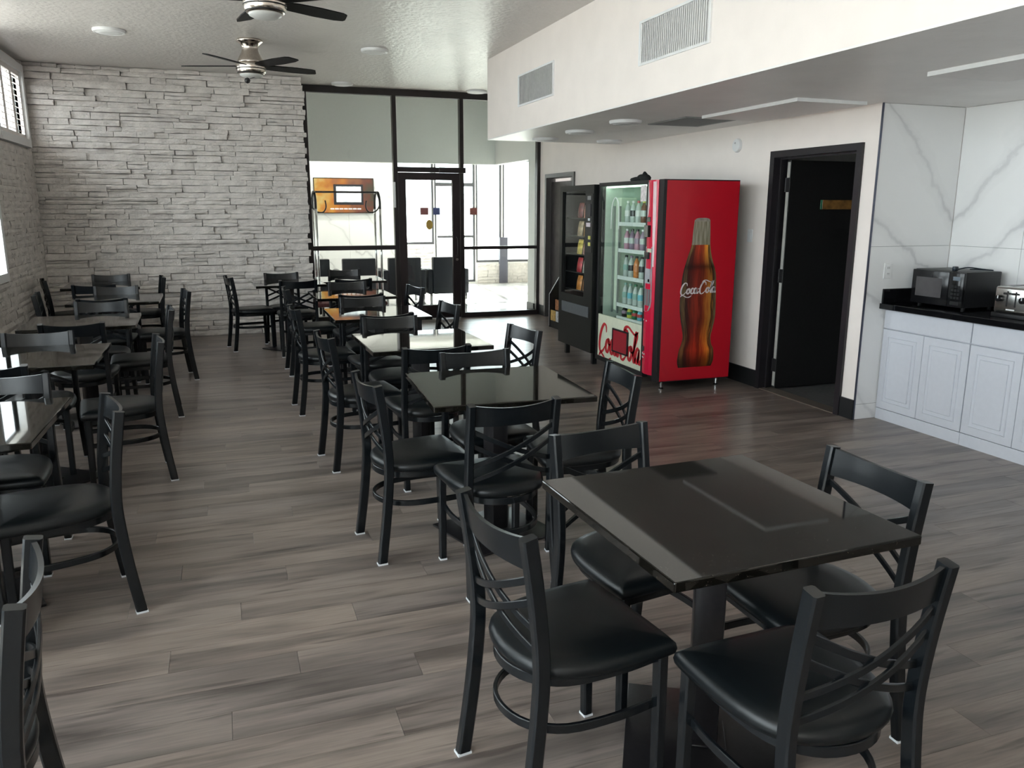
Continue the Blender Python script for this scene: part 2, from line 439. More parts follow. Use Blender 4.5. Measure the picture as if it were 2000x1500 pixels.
# door 1: open black door
def door_frame(name, y0, y1, z1, mats):
    o = struct(name, join(box(W-.022, W+.125, y0-.052, y0+.004, 0, z1+.05), box(W-.022, W+.125, y1-.004, y1+.052, 0, z1+.05), box(W-.022, W+.125, y0+.004, y1-.004, z1-.004, z1+.05)), mats)
    mk('door_stop', join(box(W+.045, W+.06, y0+.004, y0+.02, 0, z1), box(W+.045, W+.06, y1-.02, y1-.004, 0, z1), box(W+.045, W+.06, y0+.02, y1-.02, z1-.02, z1)), mats, o)
    return o
d1 = door_frame('door_1', D1[0], D1[1], D1[3], pm('black_door_frame', (.016, .014, .017), .35))
leafM = pm('black_door_leaf', (.008, .008, .008), .5, var=.3, scale=60, bump=.1)
leaf = mk('door_leaf', bbox(W+.10, W+.98, D1[1]-.075, D1[1]-.03, .012, 2.005, .003, 1), leafM, d1)
mk('gap_light_strip', box(W+.0985, W+.1005, D1[1]-.070, D1[1]-.036, .03, 1.99), pm('painted_gap_light', (.42, .41, .38), .7), leaf)  # pale colour stands in for the lit room showing through the hinge gap
for hz in (.22, 1.02, 1.80):
    mk('hinge', join(box(W+.0965, W+.101, D1[1]-.073, D1[1]-.030, hz-.06, hz+.06), cyl_between((W+.098, D1[1]-.028, hz-.06), (W+.098, D1[1]-.028, hz+.06), .007, 8)), BLACKP, leaf)
mk('name_plate', bbox(W+.46, W+.84, D1[1]-.081, D1[1]-.0755, 1.595, 1.675, .002, 1), pm('amber_plate', (.22, .11, .03), .35, var=.6, scale=14), leaf, )
mk('plate_end', bbox(W+.44, W+.459, D1[1]-.081, D1[1]-.0755, 1.595, 1.675, .002, 1), pm('green_plate', (.02, .16, .08), .4), leaf)
kn = mk('door_handle', join(cyl_between((W+.92, D1[1]-.075, 1.0), (W+.92, D1[1]-.13, 1.0), .012), cyl_between((W+.93, D1[1]-.125, 1.0), (W+.80, D1[1]-.125, 1.0), .009)), NICKEL, leaf, 'all')
struct('trim_2', box(W-.015, W+.12, D1[0], D1[1], -.002, .006), pm('threshold', (.28, .24, .20), .4, metal=.6))
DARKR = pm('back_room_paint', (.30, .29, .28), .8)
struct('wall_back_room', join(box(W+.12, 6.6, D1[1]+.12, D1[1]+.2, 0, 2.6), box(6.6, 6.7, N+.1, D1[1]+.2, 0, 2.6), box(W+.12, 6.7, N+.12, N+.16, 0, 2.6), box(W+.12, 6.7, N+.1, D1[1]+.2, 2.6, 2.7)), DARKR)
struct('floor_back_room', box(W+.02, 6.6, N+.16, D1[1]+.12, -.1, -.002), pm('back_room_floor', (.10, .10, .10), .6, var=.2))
# door 2: ajar
d2 = door_frame('door_2', D2[0], D2[1], D2[3], pm('bronze_door_frame', (.075, .068, .066), .45))
mk('door_leaf', bbox(W+.062, W+.105, D2[0]+.02, D2[1]-.02, .012, 1.97, .003, 1), pm('dark_wood_door', (.05, .042, .042), .5, var=.4, scale=8), d2)
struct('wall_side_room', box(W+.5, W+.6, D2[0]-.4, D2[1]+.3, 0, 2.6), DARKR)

# left wall windows
def window(n, a, b, c, d, glassy=True):
    fr = .05
    o = struct('window_%d' % n, join(box(L-.10, L+.012, a-.08, a, c-.08, d+.08), box(L-.10, L+.012, b, b+.08, c-.08, d+.08), box(L-.10, L+.012, a, b, d, d+.08), box(L-.10, L+.02, a, b, c-.08, c)), WHITE)
    mk('pane', box(L-.09, L-.084, a, b, c, d), GLASS, o)
    if b-a > 1 and n < 11: mk('mullion', box(L-.10, L-.07, (a+b)/2-.025, (a+b)/2+.025, c, d), WHITE, o)
    return o
for i, (a, b, c, d) in enumerate(LWIN): wlast = window(i+1, a, b, c, d)
# plantation shutters in the high window
SHUT = pm('shutter_paint', (.84, .78, .75), .45)
a, b, c, d = LWIN[-1]
np_ = 3; pw = (b-a)/np_
slat = None
for k in range(np_):
    ya, yb = a+k*pw, a+(k+1)*pw
    sp = mk('shutter_panel', join(box(L-.05, L-.02, ya+.002, ya+.045, c, d), box(L-.05, L-.02, yb-.045, yb-.002, c, d), box(L-.05, L-.02, ya+.045, yb-.045, c, c+.05), box(L-.05, L-.02, ya+.045, yb-.045, d-.05, d)), SHUT, wlast)
    nsl = 10; hh = (d-c-.10)/nsl
    for i in range(nsl):
        if slat is None:
            slat = mk('louver', sweep([(0, -(pw-.092)/2, 0), (0, (pw-.092)/2, 0)], rect(.050, .006, .002), hint=(0, 0, 1)), SHUT, sp); q = slat
        else:
            q = slat.copy(); col.objects.link(q); q.parent = sp
        q.location = (L-.035, (ya+yb)/2, c+.05+hh*(i+.5)); q.rotation_euler = (0, math.radians(22), 0)
    mk('tilt_rod', box(L-.014, L-.006, (ya+yb)/2-.006, (ya+yb)/2+.006, c+.07, d-.07), SHUT, sp)
for i, (a, b, c, d) in enumerate(BWIN):
    o = struct('window_12', join(box(a-.07, a, YB-.2, YB+.01, c-.07, d+.07), box(b, b+.07, YB-.2, YB+.01, c-.07, d+.07), box(a, b, YB-.2, YB+.01, d, d+.07), box(a, b, YB-.2, YB+.02, c-.07, c)), WHITE)
    mk('pane', box(a, b, YB-.12, YB-.114, c, d), GLASS, o)

# storefront glazing to the lobby
sf = struct('window_13', join(
    box(1.0, W-.0, S-.03, S+.06, 3.10, CZ), box(1.0, 1.16, S-.03, S+.06, 0, 3.10),
    box(2.305, 2.36, S-.03, S+.06, 0, 3.10), box(3.27, 3.325, S-.03, S+.06, 0, 3.10), box(W-.05, W, S-.03, S+.06, 0, 3.10),
    box(1.16, 2.305, S-.03, S+.06, 0, .09), box(3.325, W-.05, S-.03, S+.06, 0, .07),
    box(1.16, 2.305, S-.03, S+.06, 1.015, 1.075), box(3.325, W-.05, S-.03, S+.06, 1.0, 1.045),
    box(2.36, 3.27, S-.03, S+.06, 2.09, 2.16)), FRAME)
for a, b, c, d in ((1.16, 2.305, .09, 1.015), (1.16, 2.305, 1.075, 3.10), (2.36, 3.27, 2.16, 3.10), (3.325, W-.05, .07, 1.0), (3.325, W-.05, 1.045, 3.10)):
    mk('pane', box(a, b, S+.01, S+.018, c, d), GLASS, sf)
d3 = struct('door_3', join(box(2.365, 2.475, S-.02, S+.035, .01, 2.085), box(3.155, 3.265, S-.02, S+.035, .01, 2.085), box(2.475, 3.155, S-.02, S+.035, 1.985, 2.085), box(2.475, 3.155, S-.02, S+.035, .01, .20)), pm('maroon_brown_door', (.026, .018, .02), .35, metal=.3))
mk('pane', box(2.475, 3.155, S+.004, S+.012, .20, 1.985), GLASS, d3)
mk('door_closer', bbox(2.95, 3.34, S-.085, S-.032, 2.085, 2.16, .006), FRAME, d3)
mk('pull_handle', sweep(crom([(3.21, S-.02, .92), (3.21, S-.075, .94), (3.21, S-.075, 1.16), (3.21, S-.02, 1.18)], 4), circ(.010, 8)), FRAME, d3, 'all')
mk('lock', cyl_between((3.21, S-.021, .86), (3.21, S-.035, .86), .02), NICKEL, d3)
def sticker(parent, x0, x1, z0, z1, m_, round_=False):
    if round_: vf = prism([((x0+x1)/2+(x1-x0)/2*math.cos(t*math.pi/12), (z0+z1)/2+(z1-z0)/2*math.sin(t*math.pi/12)) for t in range(24)], 'y', S+.002, S+.0035)
    else: vf = box(x0, x1, S+.002, S+.0035, z0, z1)
    mk('sticker', vf, m_, parent)
sticker(d3, 2.68, 2.80, 1.50, 1.60, pm('red_sticker', (.35, .14, .13), .5))
sticker(d3, 2.87, 2.97, 1.50, 1.60, pm('blue_sticker', (.10, .13, .30), .5))
sticker(d3, 2.76, 2.86, 1.29, 1.43, pm('yellow_sticker', (.55, .36, .08), .5), True)
sticker(sf, 3.42, 3.53, 1.50, 1.60, pm('red_sticker_b', (.40, .15, .12), .5))
mk('card_reader_box', bbox(2.29, 2.32, S-.06, S-.031, 1.60, 1.95, .004), WHITE, sf)

# ------------------------------------------------------------------ lobby beyond the glass
LOBW = pm('lobby_wall_paint', (.78, .77, .74), .6, var=.02)
GREYW = pm('lobby_grey_paint', (.74, .76, .74), .6, var=.02)
lf = struct('floor_lobby', box(-.6, 8, S+.06, 16.75, -.12, -.004), SEAM)
LT = pm('lobby_floor_tile', (.58, .56, .55), .18, var=.06, scale=4)
tile0 = None
for i in range(14):
    for k in range(9):
        xa, ya = -.6+i*.61, S+.06+k*.6
        if tile0 is None: tile0 = mk('floor_tile', box(0, .607, 0, .597, -.012, 0), LT, lf); q = tile0
        else: q = tile0.copy(); col.objects.link(q); q.parent = lf
        q.location = (xa, ya, 0)
struct('wall_lobby_left', box(-.7, -.6, S+.05, 16.75, 0, 4.3), LOBW)
struct('wall_lobby_over_glass', box(-.6, W+.06, S+.061, S+.12, CZ+.02, 4.3), LOBW)
struct('wall_lobby_bulkhead', box(-.6, W-.05, 13.40, 13.5, 2.32, 4.3), GREYW)
struct('ceiling_lobby', box(-.6, 8.1, 13.5, 16.85, 2.72, 2.82), LOBW)
struct('ceiling_lobby_front', box(-.6, W+.06, S+.06, 13.5, 4.3, 4.4), CEIL)
struct('wall_lobby_right', join(box(W-.05, W+.06, S+.06, 11.80, 0, 4.3), box(W-.05, W+.06, 11.80, 13.5, 2.32, 4.3)), LOBW)
struct('baseboard_lobby', box(W-.064, W-.05, S+.06, 11.80, 0, .155), BASEB)
struct('wall_lobby_end', box(8.0, 8.1, S, 16.85, 0, 2.8), LOBW)
struct('wall_lobby_near', box(W+.06, 8.0, S+.0, S+.1, 0, CZ), LOBW)
struct('ceiling_lobby_side', box(W+.06, 8.1, S+.1, 13.5, 2.72, 2.82), LOBW)
tvw = struct('wall_television', box(-.6, 3.28, 15.92, 16.0, 0, 2.72), SEAM)
for i in range(4):
    for a, b in ((.0, .62), (.622, 1.80), (1.802, 2.72)): mk('marble_tile', bbox(-.6+i*.97, -.6+i*.97+.968, 15.90, 15.92, a, b, .0012, 1), MARBLE, tvw)
ew = struct('wall_lobby_exterior', wall_holes('y', 16.6, 16.8, 3.28, 8.0, 0, 2.72, EWIN), LOBW)
# knee wall stones
ks = []
for (xa, xb, zt) in ((3.36, 4.17, .80), (5.12, 6.8, .42)):
    z = 0.0
    while z < zt-.01:
        h = min(R.choice((.06, .07, .085)), zt-z); x = xa
        while x < xb:
            l = min(R.uniform(.16, .42), xb-x)
            if l > .03: ks.append((x, l, z, h))
            x += l
        z += h
for x, l, z, h in ks:
    mk('stone', stone_vf(l-.004, h-.003, R.choice((.0, .006, .012))+.03, R), STONE, ew, loc=(x, 16.6, z))
FR2 = pm('grey_window_frame', (.10, .10, .11), .4, metal=.4)
for i, (a, b, c, d) in enumerate(EWIN):
    o = struct('window_%d' % (14+i), join(box(a, a+.04, 16.62, 16.70, c, d), box(b-.04, b, 16.62, 16.70, c, d), box(a+.04, b-.04, 16.62, 16.70, c, c+.05), box(a+.04, b-.04, 16.62, 16.70, d-.05, d), *([box(a+.04, b-.04, 16.62, 16.70, 2.04, 2.11)] if i == 1 else [])), FR2)
    mk('pane', join(box(a+.04, b-.04, 16.655, 16.661, c+.05, 2.04), box(a+.04, b-.04, 16.655, 16.661, 2.11, d-.05)), GLASS, o)
    if i == 1: mk('push_bar', box(a+.05, b-.05, 16.58, 16.62, .98, 1.03), FR2, o)
struct('trim_3', box(5.60, 5.78, 16.52, 16.60, 0, .98), pm('dark_pier', (.10, .10, .13), .5))
struct('ground_outside', box(-14, 24, 16.85, 60, -.25, -.05), pm('concrete_outside', (.5, .48, .45), .8))
struct('ground_outside_side', box(-30, L-.3, -14, 16.8, -.25, -.05), pm('concrete_outside_b', (.42, .41, .39), .8))

# ================================================================== CHAIRS AND TABLES
def seat_outline():
    P = [(-.200, .214, 0), (-.10, .218, 0), (.10, .218, 0), (.200, .214, 0), (.217, .197, 0), (.219, .10, 0), (.212, -.02, 0), (.182, -.13, 0), (.12, -.195, 0), (0, -.222, 0), (-.12, -.195, 0), (-.182, -.13, 0), (-.212, -.02, 0), (-.219, .10, 0), (-.217, .197, 0)]
    return crom(P, 3, True)
def seat_vf():
    out = seat_outline(); n = len(out); v = []; f = []
    for s, z in ((.93, .418), (.985, .424), (1.0, .438), (.985, .452), (.93, .463), (.80, .470), (.5, .474)):
        for p in out: v.append((p.x*s, p.y*s-(1-s)*.0, z))
    K = 7
    for k in range(K-1):
        for i in range(n): f.append((k*n+i, k*n+(i+1) % n, (k+1)*n+(i+1) % n, (k+1)*n+i))
    f.append(tuple(range(n))[::-1]); c = len(v); v.append((0, 0, .475))
    for i in range(n): f.append(((K-1)*n+i, (K-1)*n+(i+1) % n, c))
    return v, f
def ring(z, k, h, t):
    path = crom([(-.178*k, .185, z), (-.186*k, .05, z), (-.168*k, -.10, z), (-.10*k, -.185, z), (0, -.212, z), (.10*k, -.185, z), (.168*k, -.10, z), (.186*k, .05, z), (.178*k, .185, z)], 4)
    return sweep(path, rect(t, h, .002), hint=(0, 0, 1))
def make_chair():
    t = thing('dining_chair', 'x', 'chair')
    mk('seat', seat_vf(), VINYL, t, 'all')
    mk('seat_frame', join(ring(.402, .96, .030, .010), sweep([(-.172, .187, .402), (.172, .187, .402)], rect(.01, .03, .002), hint=(0, 0, 1))), METAL, t, True)
    mk('stretcher', ring(.262, .96, .026, .012), METAL, t, True)
    for s in (-1, 1):
        fl_ = mk('leg', sweep([(s*.183, .185, .004), (s*.183, .180, .418)], rect(.034, .034, .005), [.90, 1.0], hint=(0, 1, 0)), METAL, t, True)
        mk('glide', box(s*.183-.016, s*.183+.016, .169, .201, 0, .008), GLIDE, fl_)
        path = crom([(s*.196, -.245, .004), (s*.190, -.218, .20), (s*.187, -.200, .38), (s*.186, -.197, .50), (s*.186, -.212, .66), (s*.187, -.238, .835)], 4)
        rl = mk('leg', sweep(path, rect(.031, .041, .005), hint=(0, 1, 0)), METAL, t, True)
        mk('glide', box(s*.196-.0165, s*.196+.0165, -.267, -.223, 0, .008), GLIDE, rl)
    # top rail, bowed backwards
    v = []; f = []; nn = 12
    def back_y(x, z):
        base = -.197-(max(0, z-.5)/.335)**1.4*.041
        return base-.030*(1-(x/.178)**2)
    for i in range(nn+1):
        x = -.178+.356*i/nn
        zt = .832-.014*(1-(x/.178)**2)
        for (z, dy) in ((.742, -.006), (.742, .006), (zt, .006), (zt, -.006)): v.append((x, back_y(x, z)+dy, z))
    for i in range(nn):
        for k in range(4): f.append((i*4+k, i*4+(k+1) % 4, (i+1)*4+(k+1) % 4, (i+1)*4+k))
    f += [(0, 1, 2, 3), tuple(range(nn*4, nn*4+4))[::-1]]
    mk('top_rail', (v, f), METAL, t, True)
    for s in (-1, 1):
        for dz in (0, -.062):
            pth = []
            for i in range(11):
                q = i/10; x = s*(-.178+.356*q); zz = .722+dz-.155*q-.01*math.sin(q*math.pi)
                pth.append((x, back_y(x, zz)+(.004 if s > 0 else -.004), zz))
            mk('cross_bar', sweep(pth, rect(.009, .020, .002), hint=(0, 0, 1)), METAL, t, True)
    return t
proto = make_chair(); used = [False]
def chair(x, y, deg, label, group):
    o = proto if not used[0] else copy_tree(proto)
    used[0] = True
    o.location = (x, y, 0); o.rotation_euler = (0, 0, math.radians(deg)); o['label'] = label; o['group'] = group
    return o
def make_table():
    t = thing('pedestal_table', 'x', 'table')
    mk('tabletop', bbox(-.38, .38, -.38, .38, .735, .762, .004, 2), GRAN, t)
    mk('top_bracket', join(box(-.26, .26, -.03, .03, .722, .735), box(-.03, .03, -.26, .26, .722, .735)), IRON, t)
    c = mk('column', bbox(-.045, .045, -.045, .045, .014, .722, .008, 2), IRON, t, True)
    b_ = mk('base_plate', join(bbox(-.233, .233, -.233, .233, .002, .014, .004, 2), bbox(-.07, .07, -.07, .07, .014, .022, .003, 1)), IRON, t, True)
    return t
tproto = make_table(); tused = [False]
def table(x, y, deg, bdeg, label, group):
    o = tproto if not tused[0] else copy_tree(tproto)
    tused[0] = True
    o.location = (x, y, 0); o.rotation_euler = (0, 0, math.radians(deg)); o['label'] = label; o['group'] = group
    for ch in o.children:
        if ch.name.startswith(('column', 'base_plate')): ch.rotation_euler = (0, 0, math.radians(bdeg-deg))
    return o
ORD = ['frontmost', 'second', 'third', 'fourth', 'fifth', 'sixth', 'seventh']
# right row: x, y, rotation, base rotation, then chair (back-top midpoint, facing angle) per side
# chair facing +y has angle 0 (back towards -y); back top sits .235 behind the seat centre
def put(bx, by, deg, label, group):
    a = math.radians(deg); fx, fy = -math.sin(a), math.cos(a)
    return chair(bx+fx*.238, by+fy*.238, deg, label, group)
RT = [(1.285, 1.855, 1.9, 60, [('left', .605, 1.84, -82), ('far', 1.215, 2.48, 189), ('right', 1.85, 1.84, 90), ('near', 1.275, 1.215, 2)]),
      (1.20, 3.61, -3, 17, [('left', .57, 3.60, -84), ('near', 1.065, 2.955, 3), ('right', 1.80, 3.43, 84), ('far', 1.255, 4.14, 182)]),
      (1.16, 5.05, 1, 30, [('left', .54, 4.99, -83), ('near', 1.095, 4.34, 3), ('right', 1.825, 4.88, 100), ('far', 1.09, 5.70, 182)]),
      (1.135, 6.51, 0, 20, [('left', .48, 6.47, -86), ('near', 1.10, 5.84, 4), ('right', 1.725, 6.39, 97), ('far', 1.115, 7.06, 184)]),
      (1.16, 8.04, 1, 45, [('left', .53, 8.05, -88), ('near', 1.14, 7.30, 0), ('right', 1.775, 7.88, 100), ('far', 1.20, 8.60, 184)]),
      (1.40, 9.77, 0, 10, [('near', 1.32, 8.93, -2), ('far', 1.41, 10.32, 178)]),
      (.66, 9.50, 2, 40, [('left', .015, 9.63, -80), ('near', .725, 8.92, 0), ('far', .62, 10.03, 186)])]
side_txt = {'left': 'aisle side', 'right': 'vending machine side', 'near': 'near side', 'far': 'far side'}
for i, (x, y, d, bd, ch) in enumerate(RT):
    nm_ = ORD[i]+' table of the right row' if i < 5 else ('rearmost right-row table by the glass' if i == 5 else 'table right of the stone wall')
    lb = 'black granite square pedestal table, '+(ORD[i]+' in the right row' if i < 5 else ('rearmost of the right row by the glass' if i == 5 else 'at the right end of the stone wall'))
    table(x, y, d, bd, lb, 'square dining tables')
    for s, bx, by, dg in ch:
        put(bx, by, dg, 'black cross-back chair on the %s of the %s' % (side_txt[s], nm_), 'cross-back dining chairs')
LT_ = [(-1.10, 1.85, 0, 30, [('right', -.455, 1.86, 96)]),
       (-1.085, 3.60, -1, 20, [('right', -.47, 3.475, 104), ('far', -1.02, 4.20, 180), ('near', -1.10, 2.93, 0)]),
       (-1.095, 5.165, 0, 50, [('right', -.41, 5.16, 98), ('near', -1.16, 4.44, 5), ('far', -1.14, 5.66, 180), ('left', -1.76, 5.2, -90)]),
       (-1.04, 6.70, 2, 25, [('right', -.43, 6.74, 95), ('near', -1.005, 6.01, 0), ('far', -1.0, 7.40, 180), ('left', -1.70, 6.75, -88)]),
       (-.98, 8.27, 1, 40, [('right', -.37, 8.17, 100), ('near', -1.02, 7.62, 0), ('far', -1.04, 8.80, 180), ('left', -1.63, 8.2, -84)]),
       (-1.28, 9.83, 2, 15, [('right', -.68, 9.87, 98), ('near', -1.27, 9.03, 4), ('far', -1.265, 10.36, 182), ('left', -1.86, 9.80, -76)])]
side_txt2 = {'left': 'window side', 'right': 'aisle side', 'near': 'near side', 'far': 'far side'}
for i, (x, y, d, bd, ch) in enumerate(LT_):
    nm_ = ORD[i]+' table of the left row' if i < 5 else 'rearmost left-row table'
    lb = 'black granite square pedestal table, '+(ORD[i]+' in the left row by the windows' if i < 5 else 'rearmost in the left row before the stone wall')
    table(x, y, d, bd, lb, 'square dining tables')
    for s, bx, by, dg in ch:
        put(bx, by, dg, 'black cross-back chair on the %s of the %s' % (side_txt2[s], nm_), 'cross-back dining chairs')

# ================================================================== CEILING THINGS
def ceiling_fan(x, y, a0, label):
    t = thing('ceiling_fan', label, 'ceiling fan', (x, y, CZ), 0, 'ceiling fans')
    mk('canopy', lathe([(.118, 0), (.126, -.008), (.124, -.020), (.100, -.034), (.080, -.062), (.075, -.088), (.082, -.115), (.104, -.155), (.123, -.195), (.128, -.222)], 32), NICKEL, t, 'all')
    mk('motor_band', lathe([(.128, -.222), (.142, -.228), (.145, -.250), (.141, -.266), (.140, -.274), (.140, -.284), (.136, -.300), (.122, -.316), (.112, -.320)], 32), NICKEL, t, True)
    mk('band_groove', join(lathe([(.1415, -.2655), (.1425, -.268), (.1425, -.273), (.1415, -.2745)], 32), lathe([(.132, -.303), (.131, -.308), (.127, -.312), (.126, -.309)], 32)), BLACKP, t)
    mk('light_bowl', lathe([(.112, -.320), (.106, -.332), (.082, -.344), (.045, -.352), (.004, -.355)], 28), pm('frosted_bowl', (.62, .62, .60), .35), t, 'all')
    out = [(.11, -.045), (.22, -.066), (.42, -.076), (.60, -.070), (.640, -.055), (.675, .020), (.668, .040), (.60, .058), (.42, .066), (.22, .058), (.11, .045)]
    bl = None
    for k in range(5):
        if bl is None: bl = mk('blade', prism(out, 'z', -.004, .004), BLADE, t); q = bl
        else: q = bl.copy(); col.objects.link(q); q.parent = t
        q.matrix_local = Matrix.Translation((0, 0, -.240)) @ Matrix.Rotation(math.radians(a0+72*k), 4, 'Z') @ Matrix.Rotation(math.radians(-11), 4, 'X')
    return t
f1 = ceiling_fan(.37, 8.67, 16, 'brushed nickel ceiling fan with dark blades nearer the stone wall, black pull ball below')
mk('pull_chain', join(cyl_between((.11, -.02, -.318), (-.02, -.06, -.366), .003, 6), lathe([(.002, -.028), (.02, -.02), (.028, 0), (.02, .02), (.002, .028)], 14, (-.045, -.07, -.385))), BLACKP, f1, 'all')
ceiling_fan(.37, 6.0, 29, 'brushed nickel ceiling fan with dark blades, cut off at the top edge of the picture')
def disc_light(x, y, z, label, group):
    t = thing('disc_light', label, 'ceiling light', (x, y, z), 0, group)
    mk('trim_ring', lathe([(.14, 0), (.142, -.012), (.135, -.026), (.118, -.030), (.116, -.026)], 28), WHITE, t, True)
    mk('diffuser', lathe([(.117, -.024), (.116, -.028), (.07, -.033), (.005, -.034)], 28), pm('opal_diffuser', (.80, .80, .80), .5), t, 'all')
g_ = 'round ceiling lights'
disc_light(-.86, 8.64, CZ, 'round white disc light on the ceiling left of the fans', g_)
disc_light(1.60, 8.74, CZ, 'round white disc light on the ceiling right of the fans', g_)
disc_light(1.60, 11.14, CZ, 'round white disc light above the left storefront pane', g_)
disc_light(3.46, 11.2, CZ, 'round white disc light above the right of the glass door', g_)
disc_light(3.36, 6.51, ZS-.012, 'round white disc light under the bulkhead, nearest of the four', g_)
disc_light(3.37, 7.50, ZS-.012, 'round white disc light under the bulkhead, second from the camera', g_)
disc_light(3.38, 8.43, ZS-.012, 'round white disc light under the bulkhead at its far front corner', g_)
disc_light(4.15, 8.42, ZS-.012, 'round white disc light under the bulkhead beside the right wall', g_)
PANEL = pm('panel_face', (.86, .83, .81), .5, var=.02)
def panel_light(x0, x1, y0, y1, label):
    t = thing('panel_light', label, 'ceiling light', ((x0+x1)/2, (y0+y1)/2, ZS-.012), 0, 'flat ceiling panels')
    hx, hy = (x1-x0)/2, (y1-y0)/2
    e_ = .004
    mk('frame', join(box(-hx, hx, -hy, -hy+e_, -.024, 0), box(-hx, hx, hy-e_, hy, -.024, 0), box(-hx, -hx+e_, -hy+e_, hy-e_, -.024, 0), box(hx-e_, hx, -hy+e_, hy-e_, -.024, 0)), WHITE, t)
    mk('diffuser', box(-hx+e_, hx-e_, -hy+e_, hy-e_, -.0235, 0), PANEL, t)
panel_light(3.76, 4.36, 4.76, 5.94, 'flat rectangular ceiling panel with white rim in front of the black door')
panel_light(3.74, 4.34, 2.45, 3.65, 'flat rectangular ceiling panel with white rim above the counter')
t = thing('return_grille', 'grey return air grille under the bulkhead between disc and panel lights', 'vent', (3.93, 6.36, ZS-.012))
mk('frame', join(box(-.26, .26, -.32, -.29, -.008, 0), box(-.26, .26, .29, .32, -.008, 0), box(-.26, -.23, -.29, .29, -.008, 0), box(.23, .26, -.29, .29, -.008, 0)), pm('grille_grey', (.30, .30, .30), .5), t)
o = mk('louvers', join(*[box(-.23, .23, -.285+i*.019, -.278+i*.019, -.007, 0) for i in range(30)]), pm('grille_grey_b', (.24, .24, .24), .5), t); o['kind'] = 'stuff'
def fascia_vent(y0, y1, label):
    t = thing('wall_vent', label, 'vent', (F, (y0+y1)/2, 2.73), 0, 'louvered vents on the bulkhead')
    h = (y1-y0)/2
    mk('frame', join(box(-.012, 0, -h, -h+.02, -.148, .148), box(-.012, 0, h-.02, h, -.148, .148), box(-.012, 0, -h+.02, h-.02, -.148, -.132), box(-.012, 0, -h+.02, h-.02, .132, .148)), WHITE, t)
    n = 34; st = (2*h-.04)/n
    o = mk('slats', join(*[([(-.010 if k in (0, 1) else -.001, yy_, zz_) for k, yy_, zz_ in ((0, -h+.02+i*st+.002, -.132), (1, -h+.02+i*st+.002, .132), (2, -h+.02+i*st+st*.75, .132), (3, -h+.02+i*st+st*.75, -.132))]+[(-.008 if k in (0, 1) else .0, yy_, zz_) for k, yy_, zz_ in ((0, -h+.02+i*st+.004, -.132), (1, -h+.02+i*st+.004, .132), (2, -h+.02+i*st+st*.75+.002, .132), (3, -h+.02+i*st+st*.75+.002, -.132))], [(0, 1, 2, 3), (7, 6, 5, 4), (0, 4, 5, 1), (1, 5, 6, 2), (2, 6, 7, 3), (3, 7, 4, 0)]) for i in range(n)]), pm('vent_white', (.86, .85, .84), .45), t); o['kind'] = 'stuff'
    mk('duct_face', box(-.0015, 0, -h+.02, h-.02, -.132, .132), pm('duct_grey', (.72, .71, .70), .8), t)
fascia_vent(4.47, 5.37, 'large white louvered vent on the bulkhead, nearer the camera')
fascia_vent(6.95, 7.87, 'white louvered vent on the bulkhead, farther from the camera')
t = thing('smoke_detector', 'round white detector on the wall between vending machine and black door', 'detector', (W, 6.49, 2.165))
mk('body', lathe_x([(.062, 0), (.064, -.010), (.056, -.026), (.03, -.034), (.004, -.035)]), WHITE, t, True)
mk('test_button', cyl_between((-.034, .0, .02), (-.038, .0, .02), .008, 10), pm('grey_button', (.45, .45, .45), .5), t)
t = thing('fire_bell', 'dark red round alarm bell on the bulkhead at the top edge', 'alarm', (F, 3.77, 2.79))
mk('gong', lathe_x([(.10, 0), (.10, -.02), (.08, -.05), (.03, -.065), (.004, -.066)]), pm('dark_red_enamel', (.10, .02, .025), .4), t, True)
def plate(name, label, x, y, z, face):
    t = thing(name, label, 'switch' if 'switch' in name else 'outlet', (x, y, z))
    if face == 'x':
        mk('cover', bbox(-.007, 0, -.037, .037, -.058, .058, .003, 1), WHITE, t); mk('rocker', bbox(-.011, -.006, -.016, .016, -.032, .032, .002, 1), WHITE, t)
    else:
        mk('cover', bbox(-.037, .037, -.007, 0, -.058, .058, .003, 1), WHITE, t)
        for dz in (-.022, .022):
            s_ = mk('socket', bbox(-.017, .017, -.010, -.006, dz-.014, dz+.014, .002, 1), WHITE, t)
            mk('slots', join(box(-.008, -.005, -.0105, -.0099, dz-.005, dz+.005), box(.005, .008, -.0105, -.0099, dz-.005, dz+.005)), BLACKP, s_)
plate('light_switch', 'white light switch on the wall between vending machine and black door', W, 6.22, 1.36, 'x')
plate('wall_outlet', 'white power outlet on the marble wall left of the microwave', 4.70, N, 1.145, 'y')

